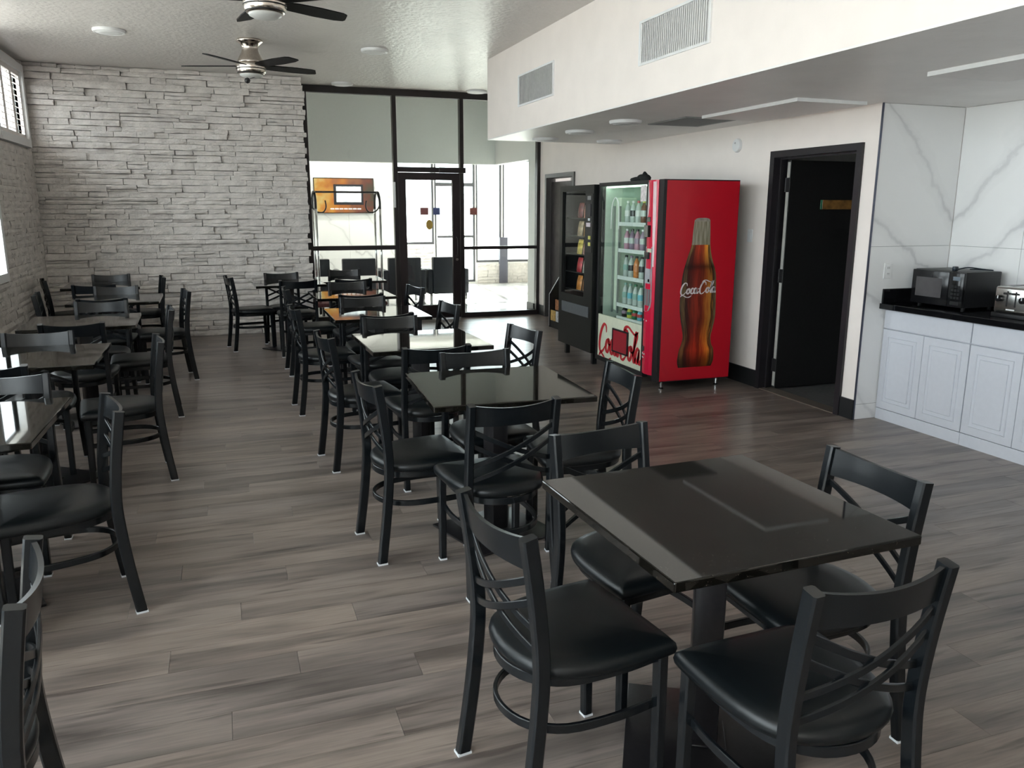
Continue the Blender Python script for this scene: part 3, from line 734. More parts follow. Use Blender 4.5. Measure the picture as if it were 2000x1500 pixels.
# ================================================================== COUNTER NICHE
CF = 4.73
BSTONE = pm('black_counter_stone', (.006, .006, .007), .06, var=.3, scale=150)
def cabinet(y1, y0, label):
    t = thing('base_cabinet', label, 'cabinet', (CF, (y0+y1)/2, 0), 0, 'white base cabinets')
    h = (y1-y0)/2
    mk('body', join(box(.004, .54, -h+.0015, h-.0015, .085, .858), box(-.012, .54, -h+.0015, h-.0015, 0, .085)), WHITEP, t)
    def panel_door(name, ya, yb, za, zb, raised):
        vs_ = bbox(-.018, .003, ya, yb, za, zb, .003, 1)
        d = mk(name, vs_, WHITEP, t)
        if raised:
            e = .058
            gv = join(box(-.0192, -.0178, ya+e-.006, ya+e, za+e-.006, zb-e+.006), box(-.0192, -.0178, yb-e, yb-e+.006, za+e-.006, zb-e+.006), box(-.0192, -.0178, ya+e, yb-e, za+e-.006, za+e), box(-.0192, -.0178, ya+e, yb-e, zb-e, zb-e+.006))
            mk('panel_moulding', sweep([(-.019, ya+e, za+e), (-.019, yb-e, za+e), (-.019, yb-e, zb-e), (-.019, ya+e, zb-e)], rect(.010, .012, .004), closed=True, hint=(1, 0, 0)), WHITEP, d)
            mk('raised_panel', bbox(-.0235, -.017, ya+e+.028, yb-e-.028, za+e+.028, zb-e-.028, .005, 1), WHITEP, d)
    panel_door('drawer_front', -h+.004, h-.004, .712, .852, False)
    panel_door('door', .002, h-.004, .09, .705, True); panel_door('door', -h+.004, -.002, .09, .705, True)
cabinet(N-.005, 3.985, 'white base cabinet under the microwave, next to the marble side wall')
cabinet(3.985, 3.20, 'white base cabinet under the toaster, at the right picture edge')
cabinet(3.20, 2.42, 'white base cabinet beyond the right picture edge')
t = thing('countertop', 'polished black stone countertop along the white cabinets', 'countertop', (CF, 3.6, .86))
mk('slab', bbox(-.075, NB-CF-.001, -1.19, N-3.6-.001, 0, .042, .004, 2), BSTONE, t)
mk('side_splash', bbox(-.06, NB-CF-.021, N-3.6-.019, N-3.6-.001, .042, .150, .003, 1), BSTONE, t)
mk('back_splash', bbox(NB-CF-.02, NB-CF-.001, -1.19, N-3.6-.001, .042, .150, .003, 1), BSTONE, t)
CT = .902
BK = pm('black_gloss_plastic', (.008, .008, .009), .15, spec=.4); BKM = pm('black_matte', (.010, .010, .011), .4, spec=.3)
t = thing('microwave_oven', 'black countertop microwave with a loose cord on top', 'microwave', (4.86, 4.44, CT))
mk('body', bbox(.012, .34, -.225, .225, .014, .265, .006, 2), BKM, t, True)
dr = mk('door', bbox(-.012, .012, -.10, .225, .016, .262, .005, 2), BK, t, True)
mk('window', box(-.0128, -.0118, -.045, .185, .07, .21), pm('microwave_window', (.075, .07, .072), .25), dr)
cp = mk('control_panel', bbox(-.012, .012, -.225, -.103, .016, .262, .005, 2), BK, t, True)
mk('display', box(-.0128, -.0118, -.195, -.135, .205, .232), pm('grey_display', (.16, .19, .22), .2), cp)
mk('buttons', join(*[box(-.0134, -.0118, -.20+i*.026, -.18+i*.026, .075+k*.026, .092+k*.026) for i in range(3) for k in range(4)]), BKM, cp)
mk('open_button', bbox(-.016, -.011, -.20, -.13, .03, .058, .003, 1), BKM, cp)
for fx in (.05, .30):
    for fy in (-.19, .19): mk('foot', lathe([(.014, 0), (.016, .014)], 10, (fx, fy, 0)), BKM, t)
o = tag(mk('power_cord', join(sweep(crom([(4.93, 4.36, CT+.272), (5.0, 4.33, CT+.290), (5.08, 4.27, CT+.280), (5.14, 4.24, CT+.273), (5.16, 4.32, CT+.272), (5.06, 4.36, CT+.274)], 6), circ(.0045, 8)), bbox(4.90, 4.935, 4.345, 4.372, CT+.266, CT+.298, .005, 2)), pm('cord_black', (.012, .02, .03), .4), smooth=True), 'black cord with plug lying on top of the microwave', 'cord')
t = thing('toaster', 'chrome four-slice toaster with black base beside the microwave', 'toaster', (4.80, 3.80, CT))
STEEL = pm('brushed_steel', (.62, .62, .60), .2, metal=1, var=.05)
mk('base', bbox(-.005, .285, -.135, .135, 0, .03, .006, 2), BKM, t, True)
mk('body', bbox(0, .28, -.128, .128, .03, .205, .018, 3), STEEL, t, True)
mk('slot', join(*[box(.03, .25, y_-.014, y_+.014, .2045, .2056) for y_ in (-.09, -.035, .035, .09)]), BKM, t)
for s in (-1, 1):
    k = mk('knob', cyl_between((-.018, s*.085, .125), (.001, s*.085, .125), .021, 18), BK, t, True); mk('pointer', box(-.0195, -.018, s*.085-.003, s*.085+.003, .125, .144), WHITE, k)
    mk('lever_slot', box(-.0015, .001, s*.03-.005, s*.03+.005, .075, .175), BKM, t)
    mk('lever', bbox(-.024, .0, s*.03-.016, s*.03+.016, .155, .168, .003, 1), BKM, t)
mk('name_badge', box(-.0015, .001, -.03, .03, .052, .060), WHITE, t)

# ================================================================== DRINK MACHINE
# stroke lettering: ribbons with pen-like width
def ribbon(pts, wmax, wmin=.35, n=7):
    P = crom([(a, b, 0) for a, b in pts], n); m = len(P); L_ = []; R_ = []
    for i, p in enumerate(P):
        tg = (P[min(i+1, m-1)]-P[max(i-1, 0)]).normalized()
        s_ = i/(m-1); taper = min(1, .25+4*s_, .25+4*(1-s_))
        w_ = wmax*(wmin+(1-wmin)*abs(tg.y*.9+tg.x*.15)**1.3)*taper/2
        nrm = Vector((-tg.y, tg.x, 0))
        L_.append(p+nrm*w_); R_.append(p-nrm*w_)
    return L_, R_
LETTERS = {
 'C1': [[(2.05, 2.25), (1.98, 2.75), (1.55, 2.95), (1.0, 2.55), (.55, 1.75), (.42, .95), (.68, .42), (1.25, .5), (1.85, 1.05)],
        [(.30, -.05), (.75, .28), (1.3, .12), (1.9, -.18), (2.6, -.22), (3.3, .12)]],
 'o1': [[(2.55, 1.72), (2.18, 1.55), (1.98, .95), (2.2, .52), (2.58, .72), (2.82, 1.3), (2.62, 1.70), (2.55, 1.35), (2.9, 1.22), (3.15, 1.4)]],
 'c1': [[(3.72, 1.42), (3.62, 1.72), (3.3, 1.55), (3.08, .95), (3.25, .5), (3.62, .62), (3.95, 1.05)]],
 'a1': [[(4.62, 1.5), (4.38, 1.73), (4.05, 1.45), (3.88, .9), (4.05, .5), (4.38, .75), (4.66, 1.65)], [(4.68, 1.72), (4.55, 1.1), (4.58, .55), (4.85, .55), (5.15, 1.0)]],
 'h': [[(5.0, 1.42), (5.25, 1.52), (5.5, 1.45)]],
 'C2': [[(7.02, 2.2), (6.98, 2.72), (6.6, 2.98), (6.05, 2.6), (5.6, 1.8), (5.45, .95), (5.72, .38), (6.3, .48), (6.95, 1.05)],
        [(5.9, 2.45), (6.3, 3.1), (7.0, 3.3), (7.8, 3.0), (8.5, 2.8), (9.2, 3.1)]],
 'o2': [[(7.65, 1.72), (7.28, 1.55), (7.08, .95), (7.3, .52), (7.68, .72), (7.92, 1.3), (7.72, 1.70), (7.65, 1.35), (8.0, 1.22), (8.2, 1.4)]],
 'l': [[(8.1, .9), (8.55, 1.9), (8.92, 2.75), (8.78, 3.0), (8.55, 2.5), (8.32, 1.4), (8.3, .62), (8.52, .5), (8.8, .95)]],
 'a2': [[(9.42, 1.5), (9.18, 1.73), (8.85, 1.45), (8.7, .9), (8.86, .5), (9.18, .75), (9.46, 1.65)], [(9.48, 1.72), (9.35, 1.1), (9.38, .55), (9.65, .55), (10.0, 1.0)]]}
def script_vf(mapf, wmax=.34, xmax=99):
    out = []
    for k, strokes in LETTERS.items():
        for st in strokes:
            a, b = ribbon(st, wmax); m = len(a); v = []; f = []
            for i in range(m): v += [mapf(min(a[i].x, xmax), a[i].y), mapf(min(b[i].x, xmax), b[i].y)]
            for i in range(m-1): f.append((2*i, 2*i+1, 2*i+3, 2*i+2))
            out.append((v, f))
    return join(*out)
RED = pm('machine_red', (.56, .008, .022), .32, var=.03, scale=4)
REDP = pm('door_panel_red', (.62, .012, .05), .25, var=.03)
DBLK = pm('machine_black', (.014, .013, .015), .4)
CREAM = pm('cream_panel', (.70, .74, .58), .35, var=.04)
COOL = pm('cooler_wall', (.60, .72, .62), .45, var=.04)
X0, X1, Y0, Y1, Z0, Z1 = 3.53, 4.285, 6.10, 7.36, .085, 1.842
vm = thing('drink_machine', 'red glass-front drink vending machine with bottle picture on its side', 'vending machine', (X0, (Y0+Y1)/2, 0))
vm_c = Vector((X0, (Y0+Y1)/2, 0))
def vmk(name, vf, m_, parent=None, smooth=False):
    v = [(p[0]-vm_c.x, p[1]-vm_c.y, p[2]) for p in vf[0]]
    return mk(name, (v, vf[1]), m_, parent or vm, smooth)
YC = 6.385                                    # right edge of the glass
cab = vmk('cabinet', join(box(X0+.06, X1, Y0+.004, Y0+.03, Z0, Z1), box(X0+.06, X1, Y1-.03, Y1, Z0, Z1), box(X1-.03, X1, Y0+.03, Y1-.03, Z0, Z1), box(X0+.06, X1-.03, Y0+.03, Y1-.03, Z1-.03, Z1), box(X0+.06, X1-.03, Y0+.03, Y1-.03, Z0, Z0+.42), box(X0+.06, X1-.03, Y0+.03, YC-.0, Z0+.42, Z1-.03)), DBLK)
vmk('red_side_panel', box(X0+.032, X1-.004, Y0, Y0+.004, Z0+.008, Z1-.010), RED, cab)
vmk('cooler_lining', join(box(X0+.50, X0+.51, YC, Y1-.03, .51, Z1-.03), box(X0+.06, X0+.50, Y1-.034, Y1-.03, .51, Z1-.03), box(X0+.06, X0+.50, YC, YC+.004, .51, Z1-.03), box(X0+.06, X0+.50, YC+.004, Y1-.034, Z1-.036, Z1-.03)), COOL, cab)
door = vmk('door', join(box(X0+.002, X0+.055, Y1-.035, Y1, Z0, Z1), box(X0+.002, X0+.055, YC-.02, YC+.012, Z0, Z1), box(X0+.002, X0+.055, YC+.012, Y1-.035, Z1-.035, Z1), box(X0+.002, X0+.055, YC+.012, Y1-.035, Z0, Z0+.045), box(X0+.002, X0+.055, Y0+.002, Y0+.085, Z0, Z1)), DBLK)
vmk('glass', box(X0+.012, X0+.016, YC+.012, Y1-.035, .555, Z1-.035), GLASS, door)
vmk('lower_panel', box(X0+.012, X0+.03, YC+.012, Y1-.035, Z0+.045, .555), CREAM, door)
vmk('lower_script', script_vf(lambda a, b: (X0+.0105, 7.32-a*.0925, .135+b*.112), .52), pm('script_red', (.52, .02, .03), .4), door)
pt = vmk('delivery_frame', join(box(X0-.004, X0+.011, 6.66, 6.675, .225, .455), box(X0-.004, X0+.011, 6.965, 6.98, .225, .455), box(X0-.004, X0+.011, 6.675, 6.965, .225, .24), box(X0-.004, X0+.011, 6.675, 6.965, .44, .455)), DBLK, door)
vmk('delivery_flap', box(X0, X0+.0105, 6.675, 6.965, .24, .44), pm('flap_red', (.35, .015, .03), .3), pt)
# bulged red control column
cv = []
cp = [(X0+.05, YC-.022), (X0-.002, YC-.024), (X0-.016, YC-.06), (X0-.022, (YC+Y0+.07)/2), (X0-.016, Y0+.115), (X0-.002, Y0+.086), (X0+.05, Y0+.085)]
ctl = vmk('control_column', prism([(p[0], p[1]) for p in cp], 'z', Z0+.05, Z1-.004), REDP, door)
def cx(y_): # surface x of the column
    pts = sorted([(p[1], p[0]) for p in cp[1:6]])
    for (a, xa), (b, xb) in zip(pts, pts[1:]):
        if a <= y_ <= b: return xa+(xb-xa)*(y_-a)/(b-a)
    return X0
def on_col(name, poly, m_, t_=.003):
    """flat piece laid on the column; poly in (y,z)"""
    n = len(poly); v = [(cx(p[0])-t_, p[0], p[1]) for p in poly]+[(cx(p[0])+.004, p[0], p[1]) for p in poly]
    f = [tuple(range(n)), tuple(range(2*n-1, n-1, -1))]+[(i, n+i, n+(i+1) % n, (i+1) % n) for i in range(n)]
    return vmk(name, (v, f), m_, ctl)
PINK = pm('white_swirl', (.80, .62, .64), .25, var=.05)
on_col('white_swirl', [(6.355, 1.82), (6.335, 1.82), (6.31, 1.72), (6.30, 1.62), (6.315, 1.54), (6.355, 1.52)], PINK)
on_col('white_band', [(6.245, 1.825), (6.205, 1.825), (6.20, 1.5), (6.205, 1.1), (6.215, 1.1), (6.235, 1.5)], PINK)
on_col('selection_display', [(6.355, 1.525), (6.27, 1.525), (6.27, 1.485), (6.355, 1.485)], BK, .006)
on_col('card_reader', [(6.362, 1.455), (6.262, 1.455), (6.262, 1.355), (6.362, 1.355)], BK, .03)
SIL = pm('silver_panel', (.50, .50, .53), .3, metal=.5)
on_col('payment_panel', [(6.355, 1.27), (6.22, 1.27), (6.212, .80), (6.22, .745), (6.25, .71), (6.30, .70), (6.355, .70)], SIL, .004)
on_col('bill_slot', [(6.352, 1.225), (6.262, 1.225), (6.262, 1.165), (6.352, 1.165)], BK, .022)
on_col('price_label', [(6.30, 1.255), (6.24, 1.255), (6.24, 1.222), (6.30, 1.222)], pm('cream_label', (.65, .66, .50), .5), .007)
on_col('keypad', [(6.345, 1.08), (6.24, 1.08), (6.24, .95), (6.345, .95)], pm('grey_keypad', (.42, .43, .46), .35), .008)
on_col('coin_return', [(6.34, .90), (6.235, .90), (6.235, .755), (6.34, .755)], pm('coin_cup', (.16, .17, .18), .35), .007)
on_col('coin_slot', [(6.265, .99), (6.245, .99), (6.245, .965), (6.265, .965)], BK, .010)
on_col('small_print', [(6.36, .625), (6.27, .625), (6.27, .612), (6.36, .612)], WHITE)
on_col('lock', [(6.345, .385), (6.30, .385), (6.30, .34), (6.345, .34)], BK, .006)
on_col('small_print', [(6.36, .32), (6.29, .32), (6.29, .305), (6.36, .305)], WHITE)
on_col('small_print', [(6.36, .285), (6.31, .285), (6.31, .273), (6.36, .273)], WHITE)
vmk('hang_tag', box(X0+.008, X0+.0118, 6.42, 6.52, 1.66, 1.80), pm('pale_sticker', (.72, .66, .66), .5, var=.2, scale=40), door)
for fx in (X0+.10, X1-.08):
    for fy in (Y0+.08, Y1-.08): vmk('foot', lathe([(.022, 0), (.024, .012), (.010, .02), (.010, Z0)], 12, (fx, fy, 0)), CHROME)
vmk('light_strip', box(X0+.062, X0+.072, YC+.006, YC+.022, .60, Z1-.06), pm('lit_tube', (.80, 1.0, .84), .5, emit=3.4, var=.02), cab)
vmk('light_strip', box(X0+.060, X0+.075, YC+.03, Y1-.05, Z1-.050, Z1-.038), bpy.data.materials['lit_tube'], cab)
SH = [1.465, 1.215, .955, .69, .56]
SHM = pm('shelf_white', (.75, .80, .76), .4)
for z_ in SH: vmk('shelf', join(box(X0+.08, X0+.49, YC+.02, 7.06, z_-.012, z_), box(X0+.078, X0+.084, YC+.02, 7.06, z_-.03, z_+.006)), SHM, cab)
vmk('elevator_rail', join(box(X0+.10, X0+.12, 7.10, 7.115, .58, 1.62), box(X0+.10, X0+.12, 7.22, 7.235, .58, 1.62)), pm('rail_grey', (.22, .26, .24), .4), cab)
vmk('elevator_column', bbox(X0+.12, X0+.30, 7.118, 7.218, .60, 1.70, .01, 2), pm('column_pale', (.62, .72, .58), .4), cab)
vmk('column_cap', sweep(crom([(X0+.09, 7.09, 1.40), (X0+.09, 7.10, 1.62), (X0+.09, 7.17, 1.70), (X0+.09, 7.24, 1.62), (X0+.09, 7.25, 1.40)], 6), circ(.006, 8)), WHITE, cab, 'all')
# printed bottle picture on the side
prof = [(3.844, 4.000, 1.504), (3.832, 4.008, 1.388), (3.825, 4.014, 1.288), (3.792, 4.034, 1.188), (3.754, 4.083, 1.053), (3.741, 4.095, .939), (3.733, 4.102, .768), (3.747, 4.103, .652), (3.769, 4.083, .547), (3.779, 4.068, .477), (3.763, 4.079, .407), (3.746, 4.103, .360), (3.734, 4.109, .265), (3.748, 4.086, .206)]
def print_mat():
    m, t, b = nt('bottle_print'); b.inputs['Roughness'].default_value = .32
    uv = node(t, 'ShaderNodeUVMap'); sx = node(t, 'ShaderNodeSeparateXYZ'); t.links.new(uv.outputs[0], sx.inputs[0])
    nz = node(t, 'ShaderNodeTexNoise', Scale=4.0, Detail=4.0); mp = node(t, 'ShaderNodeVectorMath', operation='MULTIPLY'); mp.inputs[1].default_value = (5, 1.6, 1)
    t.links.new(uv.outputs[0], mp.inputs[0]); t.links.new(mp.outputs[0], nz.inputs['Vector'])
    ma = node(t, 'ShaderNodeMath', operation='MULTIPLY_ADD'); ma.inputs[1].default_value = .34; t.links.new(nz.outputs['Fac'], ma.inputs[0]); 
    sb = node(t, 'ShaderNodeMath', operation='SUBTRACT'); sb.inputs[1].default_value = .17; t.links.new(sx.outputs[0], sb.inputs[0]); t.links.new(sb.outputs[0], ma.inputs[2])
    r = node(t, 'ShaderNodeValToRGB'); e = r.color_ramp.elements
    stops = [(0, (.05, .03, .02)), (.07, (.16, .10, .04)), (.16, (.035, .008, .006)), (.30, (.16, .018, .010)), (.44, (.30, .030, .014)), (.54, (.14, .014, .008)), (.64, (.24, .04, .012)), (.76, (.42, .13, .02)), (.84, (.46, .20, .035)), (.91, (.05, .015, .01)), (1, (.20, .15, .07))]
    e[0].position = 0; e[0].color = stops[0][1]+(1,); e[1].position = 1; e[1].color = stops[-1][1]+(1,)
    for p, c in stops[1:-1]: k = e.new(p); k.color = c+(1,)
    t.links.new(ma.outputs[0], r.inputs[0]); 
    r2 = node(t, 'ShaderNodeValToRGB'); e = r2.color_ramp.elements
    st2 = [(0, (.35, .22, .12)), (.05, (.7, .5, .35)), (.12, (1.9, 1.3, 1.0)), (.30, (.9, .9, .9)), (.52, (1.1, 1.1, 1.1)), (.66, (.75, .6, .6)), (.69, (.30, .26, .26)), (.72, (.95, .9, .9)), (.83, (2.2, 2.4, 1.9)), (.86, (2.0, 2.2, 2.0))]
    e[0].position = 0; e[0].color = st2[0][1]+(1,); e[1].position = 1; e[1].color = st2[-1][1]+(1,)
    for p, c in st2[1:]: k = e.new(p); k.color = c+(1,)
    t.links.new(sx.outputs[1], r2.inputs[0])
    mx = node(t, 'ShaderNodeMix', data_type='RGBA', blend_type='MULTIPLY'); mx.inputs[0].default_value = 1
    t.links.new(r.outputs[0], mx.inputs[6]); t.links.new(r2.outputs[0], mx.inputs[7])
    # pale foil-like neck
    gt = node(t, 'ShaderNodeMath', operation='GREATER_THAN'); gt.inputs[1].default_value = .835; t.links.new(sx.outputs[1], gt.inputs[0])
    r3 = node(t, 'ShaderNodeValToRGB'); e = r3.color_ramp.elements; e[0].position = .35; e[0].color = (.19, .17, .10, 1); e[1].position = .6; e[1].color = (.40, .36, .28, 1)
    t.links.new(nz.outputs['Fac'], r3.inputs[0])
    m2 = node(t, 'ShaderNodeMix', data_type='RGBA'); t.links.new(gt.outputs[0], m2.inputs[0]); t.links.new(mx.outputs[2], m2.inputs[6]); t.links.new(r3.outputs[0], m2.inputs[7])
    t.links.new(m2.outputs[2], b.inputs['Base Color']); return m
lp = crom([(a, z_, 0) for a, b_, z_ in prof], 4); rp_ = crom([(b_, z_, 0) for a, b_, z_ in prof], 4)
v = []; f = []; nx = 8
for a, b_ in zip(lp, rp_):
    for i in range(nx+1): v.append((a.x+(b_.x-a.x)*i/nx, Y0-.0012, a.y))
for k in range(len(lp)-1):
    for i in range(nx): f.append((k*(nx+1)+i, k*(nx+1)+i+1, (k+1)*(nx+1)+i+1, (k+1)*(nx+1)+i))
bp_ = vmk('bottle_picture', (v, f), print_mat(), cab)
uvl = bp_.data.uv_layers.new(name='UVMap')
z0_, z1_ = prof[-1][2], prof[0][2]
for lpp in bp_.data.loops:
    i = lpp.vertex_index; k, c = divmod(i, nx+1)
    uvl.data[lpp.index].uv = (c/nx, (v[i][2]-z0_)/(z1_-z0_))
vmk('bottle_cap_print', ([(3.846, Y0-.002, 1.490), (3.998, Y0-.002, 1.490), (3.990, Y0-.002, 1.512), (3.960, Y0-.002, 1.520), (3.885, Y0-.002, 1.520), (3.855, Y0-.002, 1.512)], [(0, 1, 2, 3, 4, 5)]), pm('crown_print', (.34, .30, .25), .4, var=.3), cab)
vmk('side_script', script_vf(lambda a, b: (3.722+a*.0382, Y0-.0030, .842+b*.040+a*.0012), .44, 9.75), pm('script_white', (.80, .72, .72), .4), cab)
mk_r = pm('print_reflection', (.36, .012, .02), .4)
# bottles on the shelves
def bottle(kind, x, y, z, capm, bodym, labm, label, group, hgt):
    k = hgt
    t = thing('drink_bottle', label, 'bottle', (x, y, z), 0, group)
    mk('bottle_body', lathe([(.026, 0), (.030, .008), (.030, k*.30), (.028, k*.42), (.030, k*.58), (.024, k*.74), (.012, k*.86), (.012, k*.92)], 10), bodym, t, 'all')
    mk('label_band', lathe([(.0308, k*.30), (.0312, k*.31), (.0312, k*.56), (.0308, k*.57)], 10), labm, t)
    mk('cap', lathe([(.015, k*.91), (.015, k), (.012, k+.002)], 10), capm, t)
def cm(n, c, r_=.3): 
    return bpy.data.materials.get(n) or pm(n, c, r_)
cl = {'clear': (.50, .56, .52), 'brown': (.16, .07, .04), 'purple': (.30, .22, .30), 'orange': (.62, .22, .06), 'dark': (.03, .03, .03), 'green': (.02, .16, .07), 'yellow': (.55, .55, .10), 'red': (.45, .04, .04), 'blue': (.14, .45, .55), 'pink': (.55, .30, .38), 'teal': (.25, .42, .36), 'white': (.72, .74, .70), 'black': (.02, .02, .02)}
rows = [(1.466, .20, [('clear', 'brown', 'yellow'), ('brown', 'clear', 'red'), ('brown', 'clear', 'yellow'), ('clear', 'white', 'red'), ('clear', 'dark', 'white'), ('clear', 'white', 'white')], 'top'),
        (1.216, .19, [('brown', 'clear', 'black'), ('purple', 'dark', 'black'), ('purple', 'clear', 'white'), ('pink', 'purple', 'black'), ('purple', 'clear', 'black'), ('pink', 'white', 'white')], 'second'),
        (.956, .20, [('clear', 'dark', 'black'), ('dark', 'dark', 'black'), ('clear', 'dark', 'dark'), ('orange', 'orange', 'dark'), ('clear', 'dark', 'purple'), ('clear', 'teal', 'black')], 'third'),
        (.691, .20, [('clear', 'teal', 'green'), ('clear', 'teal', 'green'), ('clear', 'blue', 'green'), ('clear', 'teal', 'green'), ('clear', 'blue', 'teal'), ('clear', 'teal', 'teal')], 'fourth'),
        (.561, .105, [('blue', 'orange', 'orange'), ('red', 'orange', 'green'), ('blue', 'red', 'green'), ('green', 'red', 'green'), ('yellow', 'green', 'black'), ('dark', 'purple', 'black')], 'bottom')]
cols6 = ['first', 'second', 'third', 'fourth', 'fifth', 'sixth']
for z_, hg, items, nm_ in rows:
    for i, (bc, lc, cc) in enumerate(items):
        bottle('b', X0+.13, YC+.075+i*.104, z_, cm('cap_'+cc, cl[cc]), cm('liquid_'+bc, cl[bc], .12), cm('label_'+lc, cl[lc]), '%s bottle with %s cap, %s from right on %s shelf of the red machine' % (bc, cc, cols6[i], nm_), 'bottles in the drink machine', hg)
t = thing('work_gloves', 'black crumpled pair of gloves lying on top of the drink machine', 'gloves', (3.80, 7.0, Z1))
GLV = pm('black_cloth', (.010, .012, .012), .8, bump=.4, bscale=80)
def blob(cx_, cy_, sx_, sy_, sz_, seed, tilt=0):
    r = random.Random(seed); V = []; Fq = []; n, m = 12, 7
    for k in range(m):
        ph = math.pi*k/(m-1)
        for i in range(n):
            a = 2*math.pi*i/n; q = 1+r.uniform(-.14, .14)
            h_ = (1-math.cos(ph))/2
            V.append((cx_+sx_*math.sin(ph)*math.cos(a)*q, cy_+sy_*math.sin(ph)*math.sin(a)*q+tilt*h_, sz_*h_))
    for k in range(m-1):
        for i in range(n): Fq.append((k*n+i, k*n+(i+1) % n, (k+1)*n+(i+1) % n, (k+1)*n+i))
    return V, Fq
mk('glove', join(blob(0, .08, .06, .10, .055, 3, -.02), blob(-.01, .02, .03, .05, .075, 5, -.03)), GLV, t, 'all')
mk('glove', join(blob(.01, -.07, .05, .075, .08, 4, .03), blob(0, -.08, .025, .03, .10, 8, .02)), GLV, t, 'all')

# ================================================================== SNACK MACHINE
sm_c = (3.50, 7.84)
sn = thing('snack_machine', 'black snack vending machine with dark glass beside the red machine', 'vending machine', (sm_c[0], sm_c[1], 0))
def smk(name, vf, m_, parent=None, smooth=False):
    return mk(name, ([(p[0]-sm_c[0], p[1]-sm_c[1], p[2]) for p in vf[0]], vf[1]), m_, parent or sn, smooth)
sx0, sx1, sy0, sy1, sz0, sz1 = 3.50, 4.27, 7.41, 8.27, .13, 1.83
SB = pm('snack_black', (.012, .013, .014), .38); SG = pm('snack_greygreen', (.010, .011, .011), .4, spec=.35)
sbod = smk('cabinet', join(box(sx0+.05, sx1, sy0, sy0+.02, sz0, sz1), box(sx0+.05, sx1, sy1-.02, sy1, sz0, sz1), box(sx1-.02, sx1, sy0+.02, sy1-.02, sz0, sz1), box(sx0+.05, sx1-.02, sy0+.02, sy1-.02, sz1-.02, sz1), box(sx0+.05, sx1-.02, sy0+.02, sy1-.02, sz0, .69), box(sx0+.45, sx0+.46, sy0+.02, sy1-.02, .69, sz1-.02)), SB)
sdo = smk('door', join(box(sx0, sx0+.05, sy1-.07, sy1, sz0, sz1), box(sx0, sx0+.05, sy0, sy0+.20, .69, sz1), box(sx0, sx0+.05, sy0+.20, sy1-.07, sz1-.06, sz1), box(sx0, sx0+.05, sy0, sy1-.07, sz0, .69)), SG)
smk('glass', box(sx0+.02, sx0+.024, sy0+.20, sy1-.07, .69, sz1-.06), GLASS, sdo)
smk('delivery_flap', box(sx0-.006, sx0, sy0+.07, sy1-.10, .49, .60), pm('flap_grey', (.10, .11, .12), .35), sdo)
smk('control_panel', box(sx0-.004, sx0, sy0+.02, sy0+.175, 1.16, 1.74), SB, sdo)
for (ya, yb, za, zb, cc, nm_) in ((sy0+.05, sy0+.12, 1.52, 1.64, (.02, .02, .03), 'card_reader'), (sy0+.06, sy0+.15, 1.415, 1.455, (.62, .55, .60), 'display'), (sy0+.07, sy0+.11, 1.475, 1.50, (.70, .75, .78), 'button'), (sy0+.05, sy0+.10, 1.29, 1.325, (.60, .58, .15), 'bill_slot'), (sy0+.05, sy0+.10, 1.225, 1.26, (.60, .58, .15), 'coin_slot'), (sy0+.05, sy0+.13, 1.68, 1.72, (.20, .20, .20), 'price_card')):
    smk(nm_, box(sx0-.010, sx0-.004, ya, yb, za, zb), pm('snack_'+nm_, cc, .35), sdo)
for fx in (sx0+.08, sx1-.08):
    for fy in (sy0+.08, sy1-.08): smk('foot', box(fx-.025, fx+.025, fy-.02, fy+.02, 0, sz0), SB)
smk('light_strip', box(sx0+.06, sx0+.075, sy0+.205, sy0+.215, .75, 1.72), pm('snack_tube', (.9, .95, 1), .5, emit=.5, var=.02), sbod)
SHZ = [.74, .93, 1.12, 1.31, 1.50]
for z_ in SHZ: smk('tray', box(sx0+.052, sx0+.44, sy0+.03, sy1-.03, z_-.012, z_), SB, sbod)
def bag(x, y, z, wd, ht, m_, label):
    V = []; Fq = []; n, m = 6, 7
    for s in (-1, 1):
        for k in range(m):
            for i in range(n):
                a, b_ = i/(n-1)*2-1, k/(m-1)*2-1
                d_ = .022*max(0, (1-a*a))**.6*max(0, (1-b_**4))**.6
                V.append((s*d_+.012*b_, a*wd/2*(1-.06*(1-b_*b_)), ht*(b_+1)/2))
        for k in range(m-1):
            for i in range(n-1):
                q = (s+1)//2*n*m; Fq.append((q+k*n+i, q+k*n+i+1, q+(k+1)*n+i+1, q+(k+1)*n+i))
    o = mk('snack_bag', (V, Fq), m_, None, 'all', (x, y, z)); return tag(o, label, 'snack', 'bags in the snack machine')
bagc = [('brown', (.30, .13, .06)), ('orange', (.58, .22, .05)), ('white', (.62, .58, .50)), ('red', (.50, .05, .06)), ('pink', (.62, .30, .26)), ('yellow', (.66, .48, .10)), ('amber', (.40, .20, .05)), ('tan', (.50, .36, .22)), ('salmon', (.60, .26, .18)), ('maroon', (.20, .04, .04))]
bi = 0; shn = ['bottom', 'fourth', 'middle', 'second', 'top']
for k, z_ in enumerate(SHZ):
    for c_ in range(2):
        nm_, cc = bagc[bi]; bi += 1
        bag(sx0+.075, sy0+.315+c_*.15, z_, .125, .155, pm('bag_'+nm_, cc, .3, var=.5, scale=25), '%s snack bag on the %s tray of the black snack machine' % (nm_, shn[k]))

